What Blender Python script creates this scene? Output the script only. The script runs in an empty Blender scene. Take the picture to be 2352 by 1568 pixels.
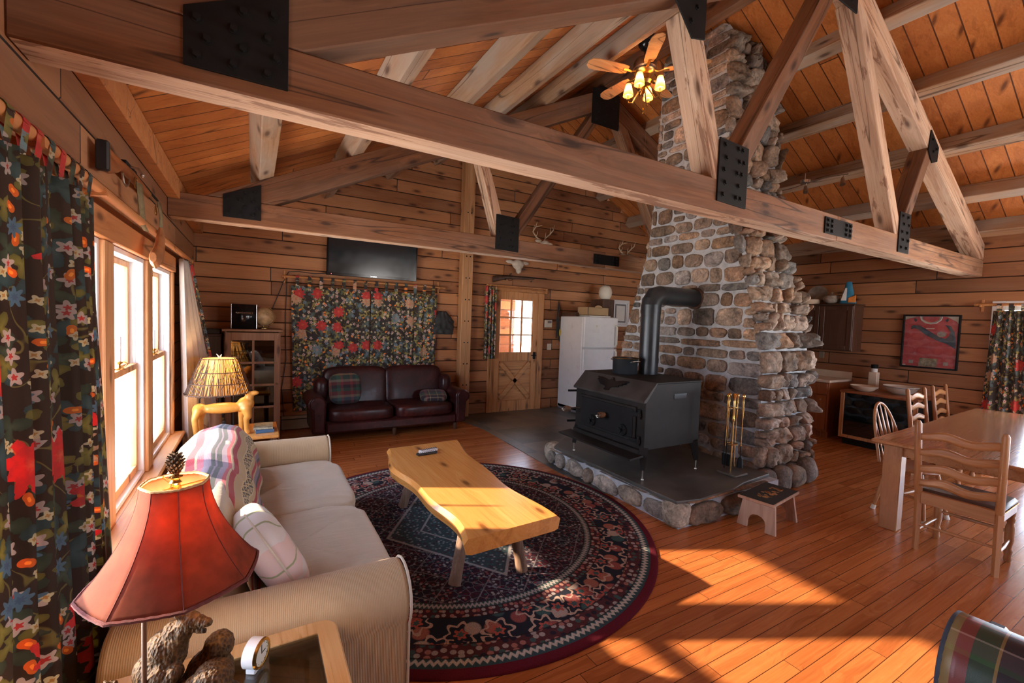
import bpy, math, random
from math import sin, cos, pi, radians, sqrt, atan2
from mathutils import Vector, Matrix, Euler, noise as mnoise
random.seed(7)
SC = bpy.context.scene
COL = SC.collection

# ------------------------------------------------------------------ camera
YAW, PITCH, ROLL, FPX = radians(30.36), radians(-2.73), radians(2.06), 1016.0
cf = Vector((sin(YAW)*cos(PITCH), cos(YAW)*cos(PITCH), sin(PITCH)))
cr0 = Vector((cos(YAW), -sin(YAW), 0))
cu0 = cr0.cross(cf)
cr = cr0*cos(ROLL) + cu0*sin(ROLL)
cu = -cr0*sin(ROLL) + cu0*cos(ROLL)
cam_d = bpy.data.cameras.new('camera'); cam = bpy.data.objects.new('camera', cam_d); COL.objects.link(cam)
cam.matrix_world = Matrix(((cr.x, cu.x, -cf.x, 0), (cr.y, cu.y, -cf.y, 0), (cr.z, cu.z, -cf.z, 1.67), (0, 0, 0, 1)))
cam_d.sensor_width = 36; cam_d.lens = 36*FPX/2352
cam_d.clip_start = 0.03
SC.camera = cam
# ------------------------------------------------------------------ exposure
SC.view_settings.view_transform = 'Standard'; SC.view_settings.look = 'None'
SC.view_settings.gamma = 1; SC.view_settings.use_curve_mapping = False
SC.view_settings.exposure = 1.45
# ------------------------------------------------------------------ world: hazy winter sky above, bright snow below
W = bpy.data.worlds.new('world'); SC.world = W; W.use_nodes = True
nt = W.node_tree; nt.nodes.clear()
wo = nt.nodes.new('ShaderNodeOutputWorld'); bg = nt.nodes.new('ShaderNodeBackground')
tc = nt.nodes.new('ShaderNodeTexCoord'); sp = nt.nodes.new('ShaderNodeSeparateXYZ'); rp = nt.nodes.new('ShaderNodeValToRGB')
mr = nt.nodes.new('ShaderNodeMapRange'); mr.inputs[1].default_value = -1; mr.inputs[2].default_value = 1
nt.links.new(tc.outputs['Generated'], sp.inputs[0]); nt.links.new(sp.outputs[2], mr.inputs[0]); nt.links.new(mr.outputs[0], rp.inputs[0])
cr_ = rp.color_ramp; cr_.elements[0].position = 0.0; cr_.elements[0].color = (0.98, 0.92, 0.85, 1)
cr_.elements[1].position = 1.0; cr_.elements[1].color = (0.30, 0.42, 0.66, 1)
for p, c in ((.485, (.97, .93, .88, 1)), (.51, (.50, .56, .66, 1)), (.62, (.48, .58, .74, 1))):
    e = cr_.elements.new(p); e.color = c
nt.links.new(rp.outputs[0], bg.inputs[0]); bg.inputs[1].default_value = 8.0
nt.links.new(bg.outputs[0], wo.inputs[0])
# ------------------------------------------------------------------ sun
sun_d = bpy.data.lights.new('sun', 'SUN'); sun_d.energy = 8; sun_d.angle = radians(0.9); sun_d.color = (1.0, 0.78, 0.56)
sun = bpy.data.objects.new('sun', sun_d); COL.objects.link(sun)
SDIR = Vector((0.894, -0.447, -0.44)).normalized()
sun.rotation_euler = SDIR.to_track_quat('-Z', 'Y').to_euler(); sun.location = (-4, 5, 5)
# room dimensions
XL, XR, YB, YF = -0.66, 8.44, 6.98, -3.0
def roof(x):      # underside of the purlins
    return 2.89+.488*x if x < 4.3 else 4.99-.503*(x-4.3)
DECK = .215
# window openings: (wall, u0, u1, z0, z1)
WL = [(0.98, 1.88), (2.04, 2.93), (3.10, 3.97), (4.14, 5.07)]          # left wall, along y
WZ = (0.50, 2.00)
DOOR_R = (-1.6, 1.80, 0.04, 2.08)                                       # glazed slider in the right wall
FILL_WIN = [(3.4, 4.5, 0.7, 2.2), (5.4, 7.3, 0.7, 2.2)]  # unseen windows added behind the camera for fill light
DOOR_B = (3.71, 4.63, 0.0, 2.19)                                        # door in the back wall
def portal(loc, sx, sy, rot):
    d = bpy.data.lights.new('portal', 'AREA'); d.shape = 'RECTANGLE'; d.size = sx; d.size_y = sy
    d.cycles.is_portal = True
    o = bpy.data.objects.new('portal', d); COL.objects.link(o); o.location = loc; o.rotation_euler = rot
for a, b in WL:
    portal((XL-.2, (a+b)/2, sum(WZ)/2), WZ[1]-WZ[0], b-a, (0, -pi/2, 0))
portal((XR+.2, (DOOR_R[0]+DOOR_R[1])/2, 1.06), 2.04, DOOR_R[1]-DOOR_R[0], (0, pi/2, 0))
for a, b, c, d in FILL_WIN:
    portal(((a+b)/2, YF-.2, (c+d)/2), b-a, d-c, (pi/2, 0, 0))

# ------------------------------------------------------------------ mesh builder
class B:
    def __init__(s): s.v = []; s.f = []; s.uv = {}; s.col = []; s.cc = None
    def add(s, vs, fs, M=None, uvs=None):
        n = len(s.v)
        for i, p in enumerate(vs):
            p = Vector(p)
            if M is not None: p = M @ p
            s.v.append(p)
            if uvs: s.uv[n+i] = uvs[i]
            if s.cc is not None: s.col.append(s.cc)
        for f in fs: s.f.append([n+i for i in f])
        return s
    def box(s, a, b, c=.004, M=None):
        x0, y0, z0 = [min(a[i], b[i]) for i in range(3)]; x1, y1, z1 = [max(a[i], b[i]) for i in range(3)]
        c = min(c, (x1-x0)*.45, (y1-y0)*.45, (z1-z0)*.45)
        if c <= 0:
            vs = [(x, y, z) for x in (x0, x1) for y in (y0, y1) for z in (z0, z1)]
            return s.add(vs, [(0, 1, 3, 2), (4, 6, 7, 5), (0, 4, 5, 1), (2, 3, 7, 6), (0, 2, 6, 4), (1, 5, 7, 3)], M)
        vs = []; idx = {}
        for ix in (0, 1):
            for iy in (0, 1):
                for iz in (0, 1):
                    X = (x0, x1)[ix]; Y = (y0, y1)[iy]; Z = (z0, z1)[iz]
                    dx = c if ix == 0 else -c; dy = c if iy == 0 else -c; dz = c if iz == 0 else -c
                    idx[(ix, iy, iz, 'x')] = len(vs); vs.append((X, Y+dy, Z+dz))
                    idx[(ix, iy, iz, 'y')] = len(vs); vs.append((X+dx, Y, Z+dz))
                    idx[(ix, iy, iz, 'z')] = len(vs); vs.append((X+dx, Y+dy, Z))
        g = lambda *k: idx[k]
        fs = []
        for i in (0, 1):
            q = [g(i, 0, 0, 'x'), g(i, 1, 0, 'x'), g(i, 1, 1, 'x'), g(i, 0, 1, 'x')]; fs.append(q if i else q[::-1])
            q = [g(0, i, 0, 'y'), g(1, i, 0, 'y'), g(1, i, 1, 'y'), g(0, i, 1, 'y')]; fs.append(q[::-1] if i else q)
            q = [g(0, 0, i, 'z'), g(1, 0, i, 'z'), g(1, 1, i, 'z'), g(0, 1, i, 'z')]; fs.append(q if i else q[::-1])
        for i in (0, 1):
            for j in (0, 1):
                q = [g(i, j, 0, 'x'), g(i, j, 0, 'y'), g(i, j, 1, 'y'), g(i, j, 1, 'x')]; fs.append(q[::-1] if i == j else q)
                q = [g(i, 0, j, 'x'), g(i, 1, j, 'x'), g(i, 1, j, 'z'), g(i, 0, j, 'z')]; fs.append(q if i == j else q[::-1])
                q = [g(0, i, j, 'y'), g(1, i, j, 'y'), g(1, i, j, 'z'), g(0, i, j, 'z')]; fs.append(q[::-1] if i == j else q)
        for ix in (0, 1):
            for iy in (0, 1):
                for iz in (0, 1):
                    q = [g(ix, iy, iz, k) for k in 'xyz']; fs.append(q if (ix+iy+iz) % 2 else q[::-1])
        return s.add(vs, fs, M)
    def cyl(s, p0, p1, r0, r1=None, n=16, M=None):
        return s.tube([p0, p1], [r0, r0 if r1 is None else r1], n, M=M)
    def tube(s, pts, r, n=8, M=None, closed=False, flat=1.0, up=None):
        pts = [Vector(p) for p in pts]; m = len(pts)
        rs = r if isinstance(r, (list, tuple)) else [r]*m
        vs = []; prev = None
        for i, p in enumerate(pts):
            if closed: t = pts[(i+1) % m]-pts[i-1]
            else: t = pts[min(i+1, m-1)]-pts[max(i-1, 0)]
            t.normalize()
            if prev is None:
                a = Vector(up) if up else (Vector((0, 0, 1)) if abs(t.z) < .9 else Vector((1, 0, 0)))
                nx = (a-t*a.dot(t)).normalized()
            else: nx = (prev-t*prev.dot(t)).normalized()
            prev = nx; ny = t.cross(nx)
            for k in range(n):
                a = 2*pi*k/n; vs.append(p+nx*cos(a)*rs[i]*flat+ny*sin(a)*rs[i])
        fs = []
        for i in range(m if closed else m-1):
            j = (i+1) % m
            for k in range(n):
                k2 = (k+1) % n; fs.append((i*n+k, i*n+k2, j*n+k2, j*n+k))
        if not closed: fs += [list(range(n))[::-1], [(m-1)*n+k for k in range(n)]]
        return s.add(vs, fs, M)
    def lathe(s, prof, c=(0, 0, 0), n=28, M=None, sy=1.0, caps=True):
        vs = []; fs = []
        for r, z in prof:
            for k in range(n):
                a = 2*pi*k/n; vs.append((c[0]+r*cos(a), c[1]+r*sin(a)*sy, c[2]+z))
        m = len(prof)
        for i in range(m-1):
            for k in range(n):
                k2 = (k+1) % n; fs.append((i*n+k, i*n+k2, (i+1)*n+k2, (i+1)*n+k))
        if caps and prof[0][0] > 1e-5: fs.append(list(range(n))[::-1])
        if caps and prof[-1][0] > 1e-5: fs.append([(m-1)*n+k for k in range(n)])
        return s.add(vs, fs, M)
    def prism(s, poly, a, b, axis='y', M=None):
        n = len(poly)
        def P(u, w, t): return {'y': (u, t, w), 'x': (t, u, w), 'z': (u, w, t)}[axis]
        vs = [P(u, w, a) for u, w in poly]+[P(u, w, b) for u, w in poly]
        fs = [list(range(n)), [n+i for i in range(n)][::-1]]+[(i, n+i, n+(i+1) % n, (i+1) % n) for i in range(n)]
        return s.add(vs, fs, M)
    def grid(s, fn, nu, nv, M=None, uvf=None, closeu=False):
        vs = []; uv = []
        for i in range(nu+1):
            for j in range(nv+1):
                u = i/nu; v = j/nv; vs.append(fn(u, v)); uv.append(uvf(u, v) if uvf else (u, v))
        fs = [(i*(nv+1)+j, (i+1)*(nv+1)+j, (i+1)*(nv+1)+j+1, i*(nv+1)+j+1) for i in range(nu) for j in range(nv)]
        return s.add(vs, fs, M, uv)
    def ball(s, c, r, nu=16, nv=10, M=None, e=1.0, fn=None):
        if not isinstance(r, (list, tuple)): r = (r, r, r)
        pw = lambda x: math.copysign(abs(x)**e, x)
        vs = []
        for j in range(nv+1):
            t = -pi/2+pi*j/nv
            for i in range(nu):
                a = 2*pi*i/nu
                p = Vector((pw(cos(t))*pw(cos(a)), pw(cos(t))*pw(sin(a)), pw(sin(t))))
                q = Vector((c[0]+r[0]*p.x, c[1]+r[1]*p.y, c[2]+r[2]*p.z))
                if fn: q = fn(q, p)
                vs.append(q)
        fs = [(j*nu+i, j*nu+(i+1) % nu, (j+1)*nu+(i+1) % nu, (j+1)*nu+i) for j in range(nv) for i in range(nu)]
        return s.add(vs, fs, M)
    def build(s, name, mat, parent=None, smooth=True, ang=38, solid=0, sub=0, bevel=0, loc=None, rot=None, weld=False):
        me = bpy.data.meshes.new(name); me.from_pydata([tuple(p) for p in s.v], [], s.f); me.update()
        if s.uv:
            ul = me.uv_layers.new(name='UVMap')
            for lp in me.loops: ul.data[lp.index].uv = s.uv.get(lp.vertex_index, (0, 0))
        if s.col:
            ca = me.color_attributes.new('tint', 'FLOAT_COLOR', 'POINT')
            for i, c in enumerate(s.col): ca.data[i].color = (c[0], c[1], c[2], 1)
        if smooth:
            me.polygons.foreach_set('use_smooth', [True]*len(me.polygons)); me.set_sharp_from_angle(angle=radians(ang))
        ob = bpy.data.objects.new(name, me); COL.objects.link(ob)
        if mat: me.materials.append(mat)
        if parent: ob.parent = parent
        if loc is not None: ob.location = loc
        if rot is not None: ob.rotation_euler = rot
        if weld: md = ob.modifiers.new('weld', 'WELD'); md.merge_threshold = .0004
        if solid:
            md = ob.modifiers.new('solid', 'SOLIDIFY'); md.thickness = solid; md.offset = 0
        if sub: md = ob.modifiers.new('sub', 'SUBSURF'); md.levels = sub; md.render_levels = sub
        if bevel: md = ob.modifiers.new('bev', 'BEVEL'); md.width = bevel; md.segments = 2; md.limit_method = 'ANGLE'
        return ob
def rotm(ax, ang, p=(0, 0, 0)):
    p = Vector(p); return Matrix.Translation(p) @ Matrix.Rotation(ang, 4, ax) @ Matrix.Translation(-p)
def tag(o, label, cat, group=None, kind=None):
    if label: o['label'] = label
    if cat: o['category'] = cat
    if group: o['group'] = group
    if kind: o['kind'] = kind
    return o
def thing(name, label, cat, loc=(0, 0, 0), rz=0, group=None, rot=None):
    o = bpy.data.objects.new(name, None); COL.objects.link(o); o.location = loc
    o.rotation_euler = rot if rot else (0, 0, rz); o.empty_display_size = .05
    return tag(o, label, cat, group)
def struct(o): o['kind'] = 'structure'; return o
def copy_tree(o, loc=None, rz=None, label=None, parent=None, group=None):
    c = o.copy(); COL.objects.link(c)
    if parent: c.parent = parent
    if loc is not None: c.location = loc
    if rz is not None: c.rotation_euler = (0, 0, rz)
    if label: c['label'] = label
    if group: c['group'] = group
    for ch in [q for q in bpy.data.objects if q.parent == o]: copy_tree(ch, parent=c)
    return c
def text(name, body, size, mat, parent, loc, rot, ext=.0006, align='CENTER', xs=1.0):
    cu_ = bpy.data.curves.new(name, 'FONT'); cu_.body = body; cu_.size = size; cu_.extrude = ext; cu_.align_x = align; cu_.align_y = 'CENTER'
    o = bpy.data.objects.new(name, cu_); COL.objects.link(o)
    dg = bpy.context.evaluated_depsgraph_get(); me = bpy.data.meshes.new_from_object(o.evaluated_get(dg))
    bpy.data.objects.remove(o); ob = bpy.data.objects.new(name, me); COL.objects.link(ob)
    me.materials.clear(); me.materials.append(mat); ob.parent = parent; ob.location = loc; ob.rotation_euler = rot; ob.scale = (xs, 1, 1)
    return ob
# ------------------------------------------------------------------ material helpers
class V:
    """tiny wrapper so node graphs read like formulas"""
    def __init__(s, m, k): s.m = m; s.k = k
    def _b(s, op, o, r=False):
        return s.m.math(op, o, s) if r else s.m.math(op, s, o)
    def __add__(s, o): return s._b('ADD', o)
    __radd__ = __add__
    def __mul__(s, o): return s._b('MULTIPLY', o)
    __rmul__ = __mul__
    def __sub__(s, o): return s._b('SUBTRACT', o)
    def __rsub__(s, o): return s._b('SUBTRACT', o, True)
    def __truediv__(s, o): return s._b('DIVIDE', o)
    def __lt__(s, o): return s._b('LESS_THAN', o)
    def __gt__(s, o): return s._b('GREATER_THAN', o)
class MT:
    def __init__(s, name):
        s.mat = bpy.data.materials.new(name); s.mat.use_nodes = True; s.t = s.mat.node_tree; s.t.nodes.clear()
    def n(s, ty, **kw):
        x = s.t.nodes.new('ShaderNode'+ty)
        for k, v in kw.items(): setattr(x, k, v)
        return x
    def put(s, sock, v):
        if isinstance(v, V): s.t.links.new(v.k, sock)
        elif isinstance(v, (tuple, list)):
            sock.default_value = (tuple(v)+(1,))[:4] if sock.type == 'RGBA' else tuple(v)[:3]
        else: sock.default_value = v
    def math(s, op, a, b=0.0, c=None):
        x = s.n('Math', operation=op); s.put(x.inputs[0], a); s.put(x.inputs[1], b)
        if c is not None: s.put(x.inputs[2], c)
        return V(s, x.outputs[0])
    def vm(s, op, a, b=(0, 0, 0)):
        x = s.n('VectorMath', operation=op); s.put(x.inputs[0], a)
        if op == 'SCALE': s.put(x.inputs[3], b)
        else: s.put(x.inputs[1], b)
        return V(s, x.outputs[1] if op in ('LENGTH', 'DISTANCE', 'DOT_PRODUCT') else x.outputs[0])
    def sep(s, v): x = s.n('SeparateXYZ'); s.put(x.inputs[0], v); return [V(s, o) for o in x.outputs]
    def comb(s, a, b, c=0.0):
        x = s.n('CombineXYZ')
        for i, q in enumerate((a, b, c)): s.put(x.inputs[i], q)
        return V(s, x.outputs[0])
    def obj(s): return V(s, s.n('TexCoord').outputs['Object'])
    def uv(s): return V(s, s.n('TexCoord').outputs['UV'])
    def pos(s): return V(s, s.n('NewGeometry').outputs['Position'])
    def nor(s): return V(s, s.n('NewGeometry').outputs['Normal'])
    def rnd(s): return V(s, s.n('ObjectInfo').outputs['Random'])
    def attr(s, nme): return V(s, s.n('Attribute', attribute_name=nme).outputs['Color'])
    def noise(s, v, sc=1.0, det=3.0, ro=.5, dist=0.0, col=False):
        x = s.n('TexNoise'); s.put(x.inputs['Vector'], v); s.put(x.inputs['Scale'], sc); x.inputs['Detail'].default_value = det
        x.inputs['Roughness'].default_value = ro; x.inputs['Distortion'].default_value = dist
        return V(s, x.outputs[1 if col else 0])
    def vor(s, v, sc=1.0, feat='F1', rand=1.0, dim='3D'):
        x = s.n('TexVoronoi', feature=feat, voronoi_dimensions=dim); s.put(x.inputs['Vector'], v); x.inputs['Scale'].default_value = sc; x.inputs['Randomness'].default_value = rand
        if feat == 'DISTANCE_TO_EDGE': return V(s, x.outputs[0])
        return V(s, x.outputs[0]), V(s, x.outputs[1]), V(s, x.outputs[2])
    def ramp(s, f, stops, mode='LINEAR'):
        x = s.n('ValToRGB'); s.put(x.inputs[0], f); r = x.color_ramp; r.interpolation = mode
        while len(r.elements) < len(stops): r.elements.new(.5)
        for e, (p, c) in zip(r.elements, stops):
            e.position = p; e.color = (c, c, c, 1) if not isinstance(c, (tuple, list)) else (tuple(c)+(1,))[:4]
        return V(s, x.outputs[0])
    def mix(s, f, a, b, mode='MIX'):
        x = s.n('Mix', data_type='RGBA', blend_type=mode); s.put(x.inputs[0], f); s.put(x.inputs[6], a); s.put(x.inputs[7], b); return V(s, x.outputs[2])
    def brick(s, v, w, h, mortar=.004, off=.37, c1=(0, 0, 0), c2=(1, 1, 1), freq=2, sq=1.0):
        x = s.n('TexBrick', offset=off, offset_frequency=freq, squash=sq); s.put(x.inputs['Vector'], v); s.put(x.inputs['Color1'], c1); s.put(x.inputs['Color2'], c2)
        x.inputs['Mortar'].default_value = (.5, .5, .5, 1); x.inputs['Scale'].default_value = 1; x.inputs['Mortar Size'].default_value = mortar; x.inputs['Mortar Smooth'].default_value = .2
        x.inputs['Brick Width'].default_value = w; x.inputs['Row Height'].default_value = h
        return V(s, x.outputs[0]), V(s, x.outputs[1])
    def out(s, col, rough=.6, bump=None, bs=.3, bd=.01, metal=0.0, spec=None, trans=0.0, alpha=None, emit=None, es=0.0, sheen=0.0, coat=0.0, ior=None, sss=0.0):
        p = s.n('BsdfPrincipled'); s.put(p.inputs['Base Color'], col); s.put(p.inputs['Roughness'], rough); s.put(p.inputs['Metallic'], metal)
        if spec is not None: p.inputs['Specular IOR Level'].default_value = spec
        if trans: p.inputs['Transmission Weight'].default_value = trans
        if ior: p.inputs['IOR'].default_value = ior
        if alpha is not None: s.put(p.inputs['Alpha'], alpha)
        if emit is not None: s.put(p.inputs['Emission Color'], emit); s.put(p.inputs['Emission Strength'], es)
        if sheen: p.inputs['Sheen Weight'].default_value = sheen
        if coat: p.inputs['Coat Weight'].default_value = coat; p.inputs['Coat Roughness'].default_value = .12
        if bump is not None:
            b = s.n('Bump'); b.inputs['Strength'].default_value = bs; b.inputs['Distance'].default_value = bd; s.put(b.inputs['Height'], bump); s.t.links.new(b.outputs[0], p.inputs['Normal'])
        o = s.n('OutputMaterial'); s.t.links.new(p.outputs[0], o.inputs[0]); return s.mat

def plain(name, col, rough=.5, var=.12, sc=9, metal=0.0, spec=None, bump=0.0, coat=0.0):
    m = MT(name); v = m.obj(); n = m.noise(v, sc, 4, .6)
    c = m.mix(m.ramp(n, [(.3, 0), (.7, 1)]), tuple(x*(1-var) for x in col), tuple(min(1, x*(1+var)) for x in col))
    return m.out(c, m.ramp(n, [(0, max(.03, rough-.08)), (1, min(1, rough+.08))]), m.noise(v, sc*12, 2) if bump else None, bump or .1, .002, metal, spec, coat=coat)

def wood(name, dark, mid, light, axis='x', knots=.5, rough=.6, scale=1.0, coord='obj', boards=None, gap=(.02, .012, .008), vary=.35, stain=0.0, coat=0.0, bump=.25, grey=0.0, slope=0.0, sheen_spec=None, saw=0.0):
    """boards=(length,width,order) order names the world axes used as (along, across)"""
    m = MT(name)
    P = m.obj() if coord == 'obj' else m.pos()
    x, y, z = m.sep(P)
    L = {'x': (x, y, z), 'y': (y, x, z), 'z': (z, x, y)}[axis]
    if coord == 'obj':
        r = m.rnd(); a = L[0]+r*31.7; b = L[1]+r*7.3; c = L[2]+r*11.1
    else: a, b, c = L
    f = None
    if boards:
        bl, bw, order, offs = boards
        S = {'x': x, 'y': y, 'z': z}
        yy = S[order[1]]+offs[1]; row = m.math('FLOOR', yy/bw)
        rh = m.math('FRACT', m.math('MULTIPLY', m.math('SINE', row*12.9898), 437.585))
        bv = m.comb(S[order[0]]+offs[0]+rh*(bl*3.0), yy, 0.0)
        bcol, f = m.brick(bv, bl, bw, boards_mortar.get(name, .0035), off=0.0)
        bid = m.sep(bcol)[0]
        a = a+bid*17.3; b = b+bid*5.1; c = c+bid*3.7
    G = m.comb(a*(.7*scale), b*(9*scale), c*(9*scale))
    # knots
    kv = m.comb(a*(1.7*scale), b*(5.0*scale)+c*(5.0*scale), 0.0)
    kd, kc, kp = m.vor(kv, 1.0, dim='2D')
    kr = m.sep(kc)[0]
    kon = m.ramp(kr, [(0, 1), (knots, 1), (min(1, knots+.01), 0)]) if knots > 0 else None
    warp = m.math('MULTIPLY', m.math('SUBTRACT', .35, kd), 1.3)
    warp = m.math('MAXIMUM', warp, 0.0)
    if kon is not None: warp = warp*kon
    G2 = m.vm('ADD', G, m.comb(0.0, warp*1.2, warp*1.2))
    g1 = m.noise(G2, 1.0, 5, .62, .6)
    g2 = m.noise(m.comb(a*(2.0*scale), b*(75*scale), c*(75*scale)), 1.0, 3, .6)
    ring = m.math('SINE', g1*42.0)
    ring = m.math('MULTIPLY', m.math('ADD', ring, 1.0), .5)
    t = g1*.60+ring*.07+g2*.33
    col = m.ramp(t, [(.28, dark), (.5, mid), (.72, light)])
    big = m.noise(m.comb(a*.55, b*2.2, c*2.2), 1.0, 3, .5)
    col = m.mix(m.ramp(big, [(.35, .0), (.7, .55)]), col, m.mix(.5, col, dark))
    if grey: col = m.mix(m.ramp(m.noise(m.comb(a*.8, b*3, c*3), 1.0, 4, .6), [(.40, 0), (.62, grey)]), col, (.40, .35, .30))
    if boards:
        col = m.mix(vary, col, m.mix(bid, dark, light), 'MIX')
        hs = m.n('HueSaturation'); m.put(hs.inputs['Value'], m.math('ADD', m.math('MULTIPLY', bid, vary*.9), 1-vary*.45)); m.put(hs.inputs['Color'], col); col = V(m, hs.outputs[0])
    elif coord == 'obj':
        hs = m.n('HueSaturation'); m.put(hs.inputs['Value'], m.math('ADD', m.math('MULTIPLY', m.rnd(), vary*.7), 1-vary*.35)); m.put(hs.inputs['Color'], col); col = V(m, hs.outputs[0])
    if kon is not None:
        km = m.ramp(kd, [(0, 1), (.06, .9), (.10, .45), (.18, 0)])*kon
        col = m.mix(km*.85, col, (dark[0]*.28, dark[1]*.24, dark[2]*.24))
    if stain:
        sn = m.noise(m.comb(a*.9, b*6, c*6), 1.3, 6, .7, 1.2)
        col = m.mix(m.ramp(sn, [(.56, 0), (.60, stain)]), col, (.23, .10, .055))
        # long drying crack
    ck = m.math('ABSOLUTE', m.noise(m.comb(a*.20, b*4.2, c*4.2), 1.0, 2, .45)-.5)
    if coord == 'obj' and not boards and saw >= 0:
        col = m.mix(m.ramp(ck, [(0, .85), (.003, .6), (.006, 0)]), col, (dark[0]*.3, dark[1]*.3, dark[2]*.3))
    h = g2*.5+g1*.5
    if boards:
        col = m.mix(f, col, gap); h = h-f*3.0
    rg = m.ramp(g2, [(0, max(.05, rough-.07)), (1, min(1, rough+.1))])
    return m.out(col, rg, h, bump, .004, coat=coat, spec=sheen_spec)
boards_mortar = {'deck': .006, 'oak_floor': .0022, 'log_wall': .006, 'log_wall_side': .006}

M_ = {}
M_['beam'] = wood('beam', (.075, .026, .009), (.185, .070, .026), (.29, .125, .052), rough=.7, stain=.0, grey=.12)
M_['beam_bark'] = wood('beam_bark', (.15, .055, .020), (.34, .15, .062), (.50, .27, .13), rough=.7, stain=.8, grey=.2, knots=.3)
M_['beam_peel_lit'] = wood('beam_peel_lit', (.32, .15, .08), (.62, .40, .26), (.80, .62, .46), rough=.7, stain=.75, grey=.3, knots=.3)  # peeled webs; also paints window light onto the chord undersides
M_['purlin'] = wood('purlin', (.20, .10, .05), (.40, .235, .13), (.52, .36, .23), rough=.7, grey=.75, knots=.45, vary=.3)
M_['deck'] = wood('deck', (.28, .075, .016), (.56, .185, .044), (.72, .30, .09), axis='x', coord='pos', boards=(6.5, .185, 'xy', (20.3, 20.05)), rough=.5, knots=.45, vary=.22, gap=(.10, .03, .01))
M_['log_wall'] = wood('log_wall', (.18, .056, .019), (.42, .165, .058), (.58, .28, .12), axis='x', coord='pos', boards=(2.35, .19, 'xz', (20.1, 19.0)), rough=.62, knots=.62, vary=.34, gap=(.02, .008, .005), grey=.12)
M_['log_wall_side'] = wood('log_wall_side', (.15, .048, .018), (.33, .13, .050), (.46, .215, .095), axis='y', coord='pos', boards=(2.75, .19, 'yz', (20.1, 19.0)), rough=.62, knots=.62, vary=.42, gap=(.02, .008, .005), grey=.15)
M_['floor'] = wood('oak_floor', (.27, .070, .018), (.50, .155, .042), (.63, .245, .078), axis='x', coord='pos', boards=(1.55, .083, 'xy', (20.3, 20.02)), rough=.22, knots=.0, vary=.16, gap=(.09, .025, .01), bump=.06, sheen_spec=.5)
M_['trim'] = wood('trim', (.42, .17, .06), (.66, .33, .14), (.78, .46, .22), rough=.5, knots=.25, vary=.1)
M_['trim_y'] = wood('trim_y', (.42, .17, .06), (.66, .33, .14), (.78, .46, .22), axis='y', rough=.5, knots=.25, vary=.1)
M_['trim_z'] = wood('trim_z', (.42, .17, .06), (.66, .33, .14), (.78, .46, .22), axis='z', rough=.5, knots=.25, vary=.1)
M_['header'] = wood('header', (.33, .11, .035), (.55, .22, .075), (.66, .31, .12), axis='y', rough=.55, knots=.2, vary=.1)
M_['pine_z'] = wood('pine_z', (.34, .13, .042), (.60, .27, .095), (.72, .38, .15), axis='z', rough=.5, knots=.35, vary=.12)
M_['pine_x'] = wood('pine_x', (.34, .13, .042), (.60, .27, .095), (.72, .38, .15), axis='x', rough=.5, knots=.35, vary=.12)
M_['post'] = wood('post', (.36, .15, .06), (.58, .30, .13), (.70, .42, .22), axis='z', rough=.55, knots=.5, vary=.1)
M_['coffee'] = wood('coffee', (.50, .19, .045), (.74, .33, .085), (.84, .44, .14), axis='y', rough=.2, knots=.5, vary=.05, coat=.35, bump=.06, saw=-1)
M_['coffee_z'] = wood('bark', (.10, .055, .035), (.25, .15, .10), (.38, .26, .19), axis='z', rough=.85, knots=.2, vary=.1, bump=.8)
M_['oak'] = wood('oak', (.45, .24, .09), (.68, .42, .19), (.80, .56, .30), axis='y', rough=.28, knots=.0, vary=.06, coat=.3, saw=-1)
M_['oak_x'] = wood('oak_x', (.45, .24, .09), (.68, .42, .19), (.80, .56, .30), axis='x', rough=.28, knots=.0, vary=.06, coat=.3, saw=-1)
M_['table'] = wood('table', (.28, .10, .035), (.50, .235, .10), (.60, .31, .15), axis='x', rough=.2, knots=.1, vary=.05, coat=.4, bump=.08, saw=-1)
M_['chair'] = wood('chair', (.27, .10, .035), (.46, .20, .075), (.56, .28, .12), axis='z', rough=.33, knots=.0, vary=.12, saw=-1)
M_['chair_y'] = wood('chair_y', (.27, .10, .035), (.46, .20, .075), (.56, .28, .12), axis='y', rough=.33, knots=.0, vary=.12, saw=-1)
M_['cab'] = wood('cabinet_wood', (.20, .085, .04), (.36, .18, .095), (.46, .26, .15), axis='z', rough=.5, knots=.1, vary=.1, saw=-1)
M_['counterwood'] = wood('counter_wood', (.20, .055, .02), (.38, .13, .045), (.48, .19, .075), axis='z', rough=.4, knots=.1, vary=.1, saw=-1)
M_['stool'] = wood('stool_wood', (.32, .17, .10), (.50, .30, .20), (.62, .42, .30), axis='z', rough=.55, knots=.0, vary=.1, saw=-1)
M_['darkwood'] = wood('dark_wood', (.045, .02, .012), (.09, .042, .025), (.14, .07, .042), axis='z', rough=.42, knots=.0, vary=.1, saw=-1)
M_['redwood'] = wood('stock_wood', (.16, .045, .015), (.34, .11, .035), (.46, .19, .07), axis='y', rough=.3, knots=.0, vary=.1, saw=-1)
M_['black'] = plain('black_steel', (.010, .010, .011), .6, .3, 6, spec=.2)
M_['black_gloss'] = plain('black_gloss', (.01, .01, .012), .15, .1, 6)
M_['blackplastic'] = plain('black_plastic', (.02, .02, .022), .4)
M_['stove'] = plain('stove_iron', (.017, .015, .014), .58, .35, 5, spec=.22, bump=.15)
M_['pipe'] = plain('stove_pipe', (.035, .042, .050), .33, .35, 4, metal=.35)
M_['pipe_rust'] = plain('pipe_collar', (.075, .035, .022), .6, .4, 8)
M_['brass'] = plain('brass', (.75, .50, .17), .22, .1, 8, metal=1.0)
M_['agedbrass'] = plain('aged_brass', (.42, .26, .10), .3, .3, 8, metal=1.0)
M_['chrome'] = plain('chrome', (.75, .75, .75), .15, .05, 8, metal=1.0)
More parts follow.
